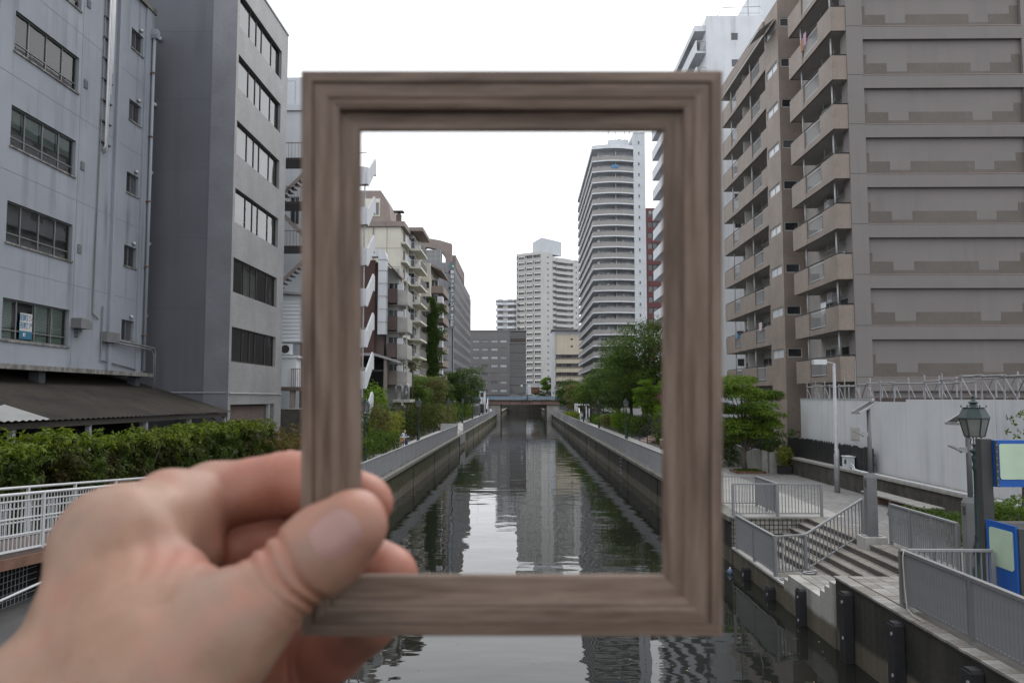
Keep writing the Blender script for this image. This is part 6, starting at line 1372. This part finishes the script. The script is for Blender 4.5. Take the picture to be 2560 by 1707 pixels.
def walker(sh, tr2, ph=.16): return [(tr2,(0,-.08,.9),(0,.08,.9),.125,.125),(sh,(0,0,.95),(0,0,1.32),.14,.155),(sh,(0,-.14,1.38),(0,.14,1.38),.075,.075),(SKIN,(0,0,1.42),(0,0,1.5),.05,.05),(SKIN,(.02,0,1.58),(.02,0,1.62),.09,.085),(HR,(-.02,0,1.63),(-.03,0,1.58),.09,.085),
       (tr2,(0,-.09,.86),(ph,-.09,.48),.085,.06),(tr2,(ph,-.09,.48),(ph*.9,-.09,.1),.058,.042),(tr2,(0,.09,.86),(-ph*.6,.09,.48),.085,.06),(tr2,(-ph*.6,.09,.48),(-ph*1.6,.09,.12),.058,.042),(SHO,(ph*.9,-.09,.05),(ph*.9+.16,-.09,.04),.045,.035),(SHO,(-ph*1.6,.09,.07),(-ph*1.6+.15,.09,.04),.045,.035),
       (sh,(0,-.2,1.36),(-.06,-.24,1.1),.055,.045),(sh,(-.06,-.24,1.1),(.04,-.25,.88),.042,.033),(SKIN,(.05,-.25,.86),(.08,-.25,.78),.032,.028),(sh,(0,.2,1.36),(.06,.24,1.1),.055,.045),(sh,(.06,.24,1.1),(.18,.24,.92),.042,.033),(SKIN,(.19,.24,.9),(.22,.24,.83),.032,.028)]
WH, GR = M('clothes_white', (.68,.70,.74), .9, .05, 6), M('clothes_grey', (.35,.36,.40), .9, .08, 6)
figure('person in white top and grey trousers walking on the right walkway', walker(WH, GR), (9.95,139,WK), rad(-90), .03)
figure('person in dark clothes walking by the far left stairs', walker(HR, HR), (-8.9,190,WK), rad(-90), .035)
figure('person in white walking beside the far left railing', walker(WH, WH), (-8.0,191,WK), rad(90), .035)
# ------------------------------------------------------------------ picture frame held at arm's length, and the hand
CM = Matrix.LocRotScale(Vector((0,0,CAMZ)), Euler((rad(90)+PITCH,0,YAW)), None)
F0 = 1991.0*2352/2560
def cs(px, py, d): return np.array([(px-1176)/F0*d, -(py-784.2)/F0*d, -d])      # eye space of the bridge view, metres
FD = .218
fr = put('picture_frame', None, None, CM @ Vector((0,0,-FD)), CM.to_euler()); tag(fr, 'small brown wooden picture frame held up before the canal', 'picture frame')
def wood():
    m, t, b = newmat('frame_wood'); tc = N(t, 'ShaderNodeTexCoord').outputs['Object']; oi = N(t, 'ShaderNodeObjectInfo')
    ad = N(t, 'ShaderNodeVectorMath', operation='ADD'); t.links.new(tc, ad.inputs[0]); cb = N(t, 'ShaderNodeCombineXYZ')
    mu = N(t, 'ShaderNodeMath', operation='MULTIPLY'); t.links.new(oi.outputs['Random'], mu.inputs[0]); mu.inputs[1].default_value = 7.0
    for i in range(3): t.links.new(mu.outputs[0], cb.inputs[i])
    t.links.new(cb.outputs[0], ad.inputs[1]); v = ad.outputs[0]
    g1 = noise(t, v, 1.0, 6, (28,380,380), .68); g2 = noise(t, v, 1.0, 5, (20,190,190), .62); g3 = noise(t, v, 1.0, 6, (60,1400,1400), .6)
    c = mixcol(t, ramp(t, g1, .36, .64), (.118,.080,.060,1), (.205,.150,.118,1)); c = mixcol(t, ramp(t, g2, .50, .70), c, (.080,.052,.038,1)); c = mixcol(t, ramp(t, g3, .55, .75), c, (.16,.122,.099,1))
    t.links.new(c, b.inputs['Base Color']); b.inputs['Roughness'].default_value = .55; b.inputs['Specular IOR Level'].default_value = .3
    bp = N(t, 'ShaderNodeBump', Strength=.25, Distance=.0006); t.links.new(g1, bp.inputs['Height']); t.links.new(bp.outputs[0], b.inputs['Normal']); return m
WD = wood()
k_ = FD/F0
X0, X1, Y0, Y1 = (690-1176)*k_, (1661-1176)*k_, -(1462-784.2)*k_, -(161-784.2)*k_      # outer edges
WB = 133*k_                                                                                 # rail width
# moulding: (distance from outer edge as share of the rail, height above the front plane in m)
prof = [(.03,-.010),(0,-.0006),(.02,0),(.20,.0002),(.215,-.0006),(.235,-.0007),(.25,.0001),(.46,-.0001),(.49,-.0005),(.52,-.0006),(.545,-.0003),(.655,-.0008),(.675,-.0026),(.70,-.0030),(.96,-.0033),(1.0,-.0038),(1.0,-.0048),(.94,-.0052),(.9,-.010)]
def rail(name, L, loc, rz):
    mb = MB(); n = len(prof); pts = []
    for s_ in (0,1):
        for a, hgt in prof: w_ = a*WB; pts.append((w_ if s_ == 0 else L-w_, w_, hgt))
    mb.add(pts, [(i,i+1,n+i+1,n+i) for i in range(n-1)] + [(n-1,0,n,2*n-1)])
    me = mb.mesh(name, WD); o = bpy.data.objects.new(name, me); COL.objects.link(o); o.parent = fr; o.location = loc; o.rotation_euler = (0,0,rz); return o
rail('frame_rail', X1-X0, (X0,Y0,0), 0); rail('frame_rail', Y1-Y0, (X1,Y0,0), rad(90)); rail('frame_rail', X1-X0, (X1,Y1,0), rad(180)); rail('frame_rail', Y1-Y0, (X0,Y1,0), rad(270))
# ---- hand: joints placed in the view's eye space at true hand size
def J(px, py, d, r): return (cs(px,py,d), r)
TH = [J(330,1600,.185,.0180), J(500,1462,.1925,.0122), J(590,1388,.1965,.0094), J(660,1326,.2005,.0098), J(742,1262,.2035,.0105), J(806,1208,.2045,.0094)]
IX = [J(268,1250,.220,.0136), J(395,1180,.243,.0121), J(500,1139,.259,.0106), J(665,1110,.258,.0099), J(770,1126,.249,.0090), J(838,1152,.2395,.0083)]
MI = [J(330,1350,.238,.0128), J(470,1285,.258,.0108), J(600,1250,.2635,.0104), J(720,1255,.258,.0098), J(820,1290,.249,.0090), J(892,1320,.2425,.0089)]
RI = [J(380,1480,.246,.0125), J(520,1560,.258,.0108), J(645,1545,.262,.0112), J(760,1482,.256,.0108), J(842,1425,.2465,.0098)]
LI = [J(330,1620,.252,.0110), J(470,1720,.264,.0090), J(590,1700,.266,.0080), J(680,1650,.261,.0078)]
WR1, WR2 = J(125,1730,.196,.0255), J(40,1900,.182,.027)
PW = (cs(168,1640,.200),.0192)
PALM = [(IX[0],PW), (MI[0],(cs(200,1680,.212),.020)), (RI[0],(cs(230,1740,.222),.020)), (LI[0],(cs(240,1780,.228),.018)), (TH[0],(cs(150,1730,.190),.023)), (TH[0],TH[1]),
        (J(262,1290,.219,.0130),TH[0]), (J(300,1285,.2195,.0115),J(392,1330,.2150,.0075)), (J(392,1330,.2150,.0075),J(448,1400,.2030,.0085)), (J(448,1400,.2030,.0085),TH[1]), (J(300,1420,.207,.0125),J(420,1480,.197,.0120)), (J(250,1500,.205,.0155),J(380,1560,.193,.0150)),
        (J(395,1180,.243,.0116),J(418,1270,.241,.0100)), (J(418,1270,.241,.0100),MI[0]), (WR1,WR2), (IX[0],MI[0]), (MI[0],RI[0]), (PW,WR1)]
fa = cs(40,1900,.182); FOREARM = (fa, fa+np.array([-.055,-.16,.11]))
def chain(p, C, k):
    d = None
    for (a, ra), (b, rb) in zip(C[:-1], C[1:]):
        e = rcone(p,a,b,ra,rb); d = e if d is None else smin(d,e,k)
    return d
def hand_sdf(p):
    back = None
    for (a, ra), (b, rb) in PALM:
        e = rcone(p,a,b,ra,rb); back = e if back is None else smin(back,e,.0085)
    back = smin(back, rcone(p,FOREARM[0],FOREARM[1],.027,.036), .02)
    th = chain(p, TH[1:], .004); fi = None
    for C in (IX, MI, RI, LI):
        e = chain(p, C, .004); fi = e if fi is None else smin(fi,e,.0012)
    # creases: thumb joint, finger joints
    a, b = TH[2][0], TH[4][0]; ax_ = (b-a)/np.linalg.norm(b-a)
    for c_, off, amp, wd in ((TH[3][0],-.0003,.0013,.0010),(TH[3][0],.0030,.0012,.0010),(TH[3][0],-.0036,.0007,.0010),(TH[3][0],-.0062,.0004,.0012)):
        s_ = (p-c_)@ax_ - off + .0012*np.sin((p@np.array([0.,1,0]))*300); th = th + amp*np.exp(-(s_/wd)**2)
    a, b = IX[2][0], IX[4][0]; ax_ = (b-a)/np.linalg.norm(b-a); s_ = (p-IX[3][0])@ax_
    fi = fi + .0005*np.exp(-((s_+.001)/.0009)**2) + .0004*np.exp(-((s_-.0022)/.0009)**2)
    d = np.minimum(smin(back,th,.007), smin(back,fi,.006))
    # soft wrinkles of the web and tendon relief
    q = p - cs(430,1260,.21); w_ = np.exp(-np.sum(q*q,1)/.016**2); d = d + .00022*w_*np.sin((q@np.array([.85,.5,0]))*1500+np.sin(q[:,1]*400))
    d = d + .00035*np.sin(p[:,0]*330+1)*np.sin(p[:,1]*290+.5)*np.sin(p[:,2]*310)
    return d
allp = np.array([j[0] for C in (TH,IX,MI,RI,LI) for j in C]+[WR1[0],WR2[0]])
V, Fq = surface_nets(hand_sdf, allp.min(0)-.034, allp.max(0)+.034, .0008)
# forearm ends inside the box; close the wrist side by clipping there is not needed: the sleeve covers it
me = np_mesh('hand', V, Fq)
tips = [(TH[5][0],.010),(TH[3][0],.0095),(IX[5][0],.016),(IX[3][0],.026),(MI[5][0],.02),(MI[2][0],.03),(RI[3][0],.03),(cs(425,1335,.208),.012)]
redv = np.zeros(len(V))
for c_, r_ in tips: redv = np.maximum(redv, np.exp(-np.sum((V-c_)**2,1)/r_**2))
thx = (TH[4][0]-TH[2][0]); thx /= np.linalg.norm(thx); near = np.exp(-np.sum((V-TH[3][0])**2,1)/.017**2)
for o_ in (-.0003,.0030):
    s_ = (V-TH[3][0])@thx-o_+.0012*np.sin(V[:,1]*300); redv = np.maximum(redv, 0.85*near*np.exp(-(s_/.0013)**2))
ca = me.color_attributes.new('red', 'FLOAT_COLOR', 'POINT'); ca.data.foreach_set('color', np.stack([redv,redv,redv,np.ones(len(V))],1).astype(np.float32).ravel())
def skin():
    m, t, b = newmat('skin'); tc = N(t, 'ShaderNodeTexCoord').outputs['Object']; at_ = N(t, 'ShaderNodeAttribute', attribute_name='red')
    c = mixcol(t, ramp(t, noise(t, tc, 55, 4), .35, .68), (.225,.128,.084,1), (.305,.193,.135,1)); c = mixcol(t, ramp(t, noise(t, tc, 110, 5), .52, .72), c, (.265,.128,.090,1))
    c = mixcol(t, ramp(t, noise(t, tc, 28, 3), .45, .70), c, (.205,.135,.104,1)); c = mixcol(t, ramp(t, noise(t, tc, 40, 3, (1,1.3,.8)), .55, .75), c, (.30,.142,.10,1))
    mm = N(t, 'ShaderNodeMath', operation='MULTIPLY'); t.links.new(at_.outputs['Fac'], mm.inputs[0]); mm.inputs[1].default_value = .70
    c = mixcol(t, mm.outputs[0], c, (.32,.085,.052,1)); t.links.new(c, b.inputs['Base Color'])
    b.inputs['Roughness'].default_value = .48; b.inputs['Specular IOR Level'].default_value = .35
    b.inputs['Subsurface Weight'].default_value = .15; b.inputs['Subsurface Radius'].default_value = (.004,.0016,.0009); b.inputs['Subsurface Scale'].default_value = 1.0
    bp = N(t, 'ShaderNodeBump', Strength=.22, Distance=.0006); t.links.new(noise(t, tc, 900, 4), bp.inputs['Height']); t.links.new(bp.outputs[0], b.inputs['Normal']); return m
me.materials.append(skin())
hd = put('hand', me, None, CM.translation, CM.to_euler()); tag(hd, 'left hand gripping the picture frame between thumb and fingers', 'hand')
# thumbnail, laid on the skin
ax_ = (TH[5][0]-TH[3][0]); ax_ /= np.linalg.norm(ax_); view = np.array([.22,.34,.91]); nn = view-ax_*(view@ax_); nn /= np.linalg.norm(nn); bb_ = np.cross(ax_,nn)
ctr = TH[5][0]-ax_*.0030; nu, nv = 15, 17; vs_ = []; HW, HL = .0052, .0060
for i in range(nv):
    for j in range(nu):
        a, b = -1+2*j/(nu-1), -1+2*i/(nv-1); s_ = 1-.20*max(0,-b)**3-.34*max(0,b)**4; u_ = a*HW*s_; v_ = b*HL*(1-.16*a*a)
        base = ctr+ax_*v_+bb_*u_; tt = .02; o = base+nn*.02
        for _ in range(40):
            dd = hand_sdf(o[None])[0]
            o = o-nn*dd*.8
            if dd < 1e-5: break
        vs_.append(o+nn*(.00030*(1-max(abs(a),abs(b))**6)))
vn = np.array(vs_).reshape(nv,nu,3); sm_ = vn.copy()
for _ in range(6): sm_[1:-1,1:-1] = (sm_[1:-1,1:-1]*2+sm_[:-2,1:-1]+sm_[2:,1:-1]+sm_[1:-1,:-2]+sm_[1:-1,2:])/6
ids = np.arange(nu*nv).reshape(nv,nu); Fn = np.stack([ids[:-1,:-1],ids[:-1,1:],ids[1:,1:],ids[1:,:-1]],-1).reshape(-1,4)
nm_ = np_mesh('thumbnail', sm_.reshape(-1,3)+nn*.00006, Fn); nm_.materials.append(M('nail', (.255,.140,.120), .4, .08, 90, 0, 40, 0, 0, .5))
fo = MB().tube([tuple(FOREARM[0]+(FOREARM[1]-FOREARM[0])*q_) for q_ in (.03,.3,.6,1.0,1.4)], [.0262,.029,.032,.036,.041], 20).mesh('forearm', me.materials[0], True)
f_ = put('forearm', fo, None, CM.translation, CM.to_euler()); f_.parent = hd; f_.matrix_parent_inverse = CM.inverted()
put('thumbnail', nm_, None, CM.translation, CM.to_euler()); no = bpy.data.objects['thumbnail']; no.parent = hd; no.matrix_parent_inverse = CM.inverted()
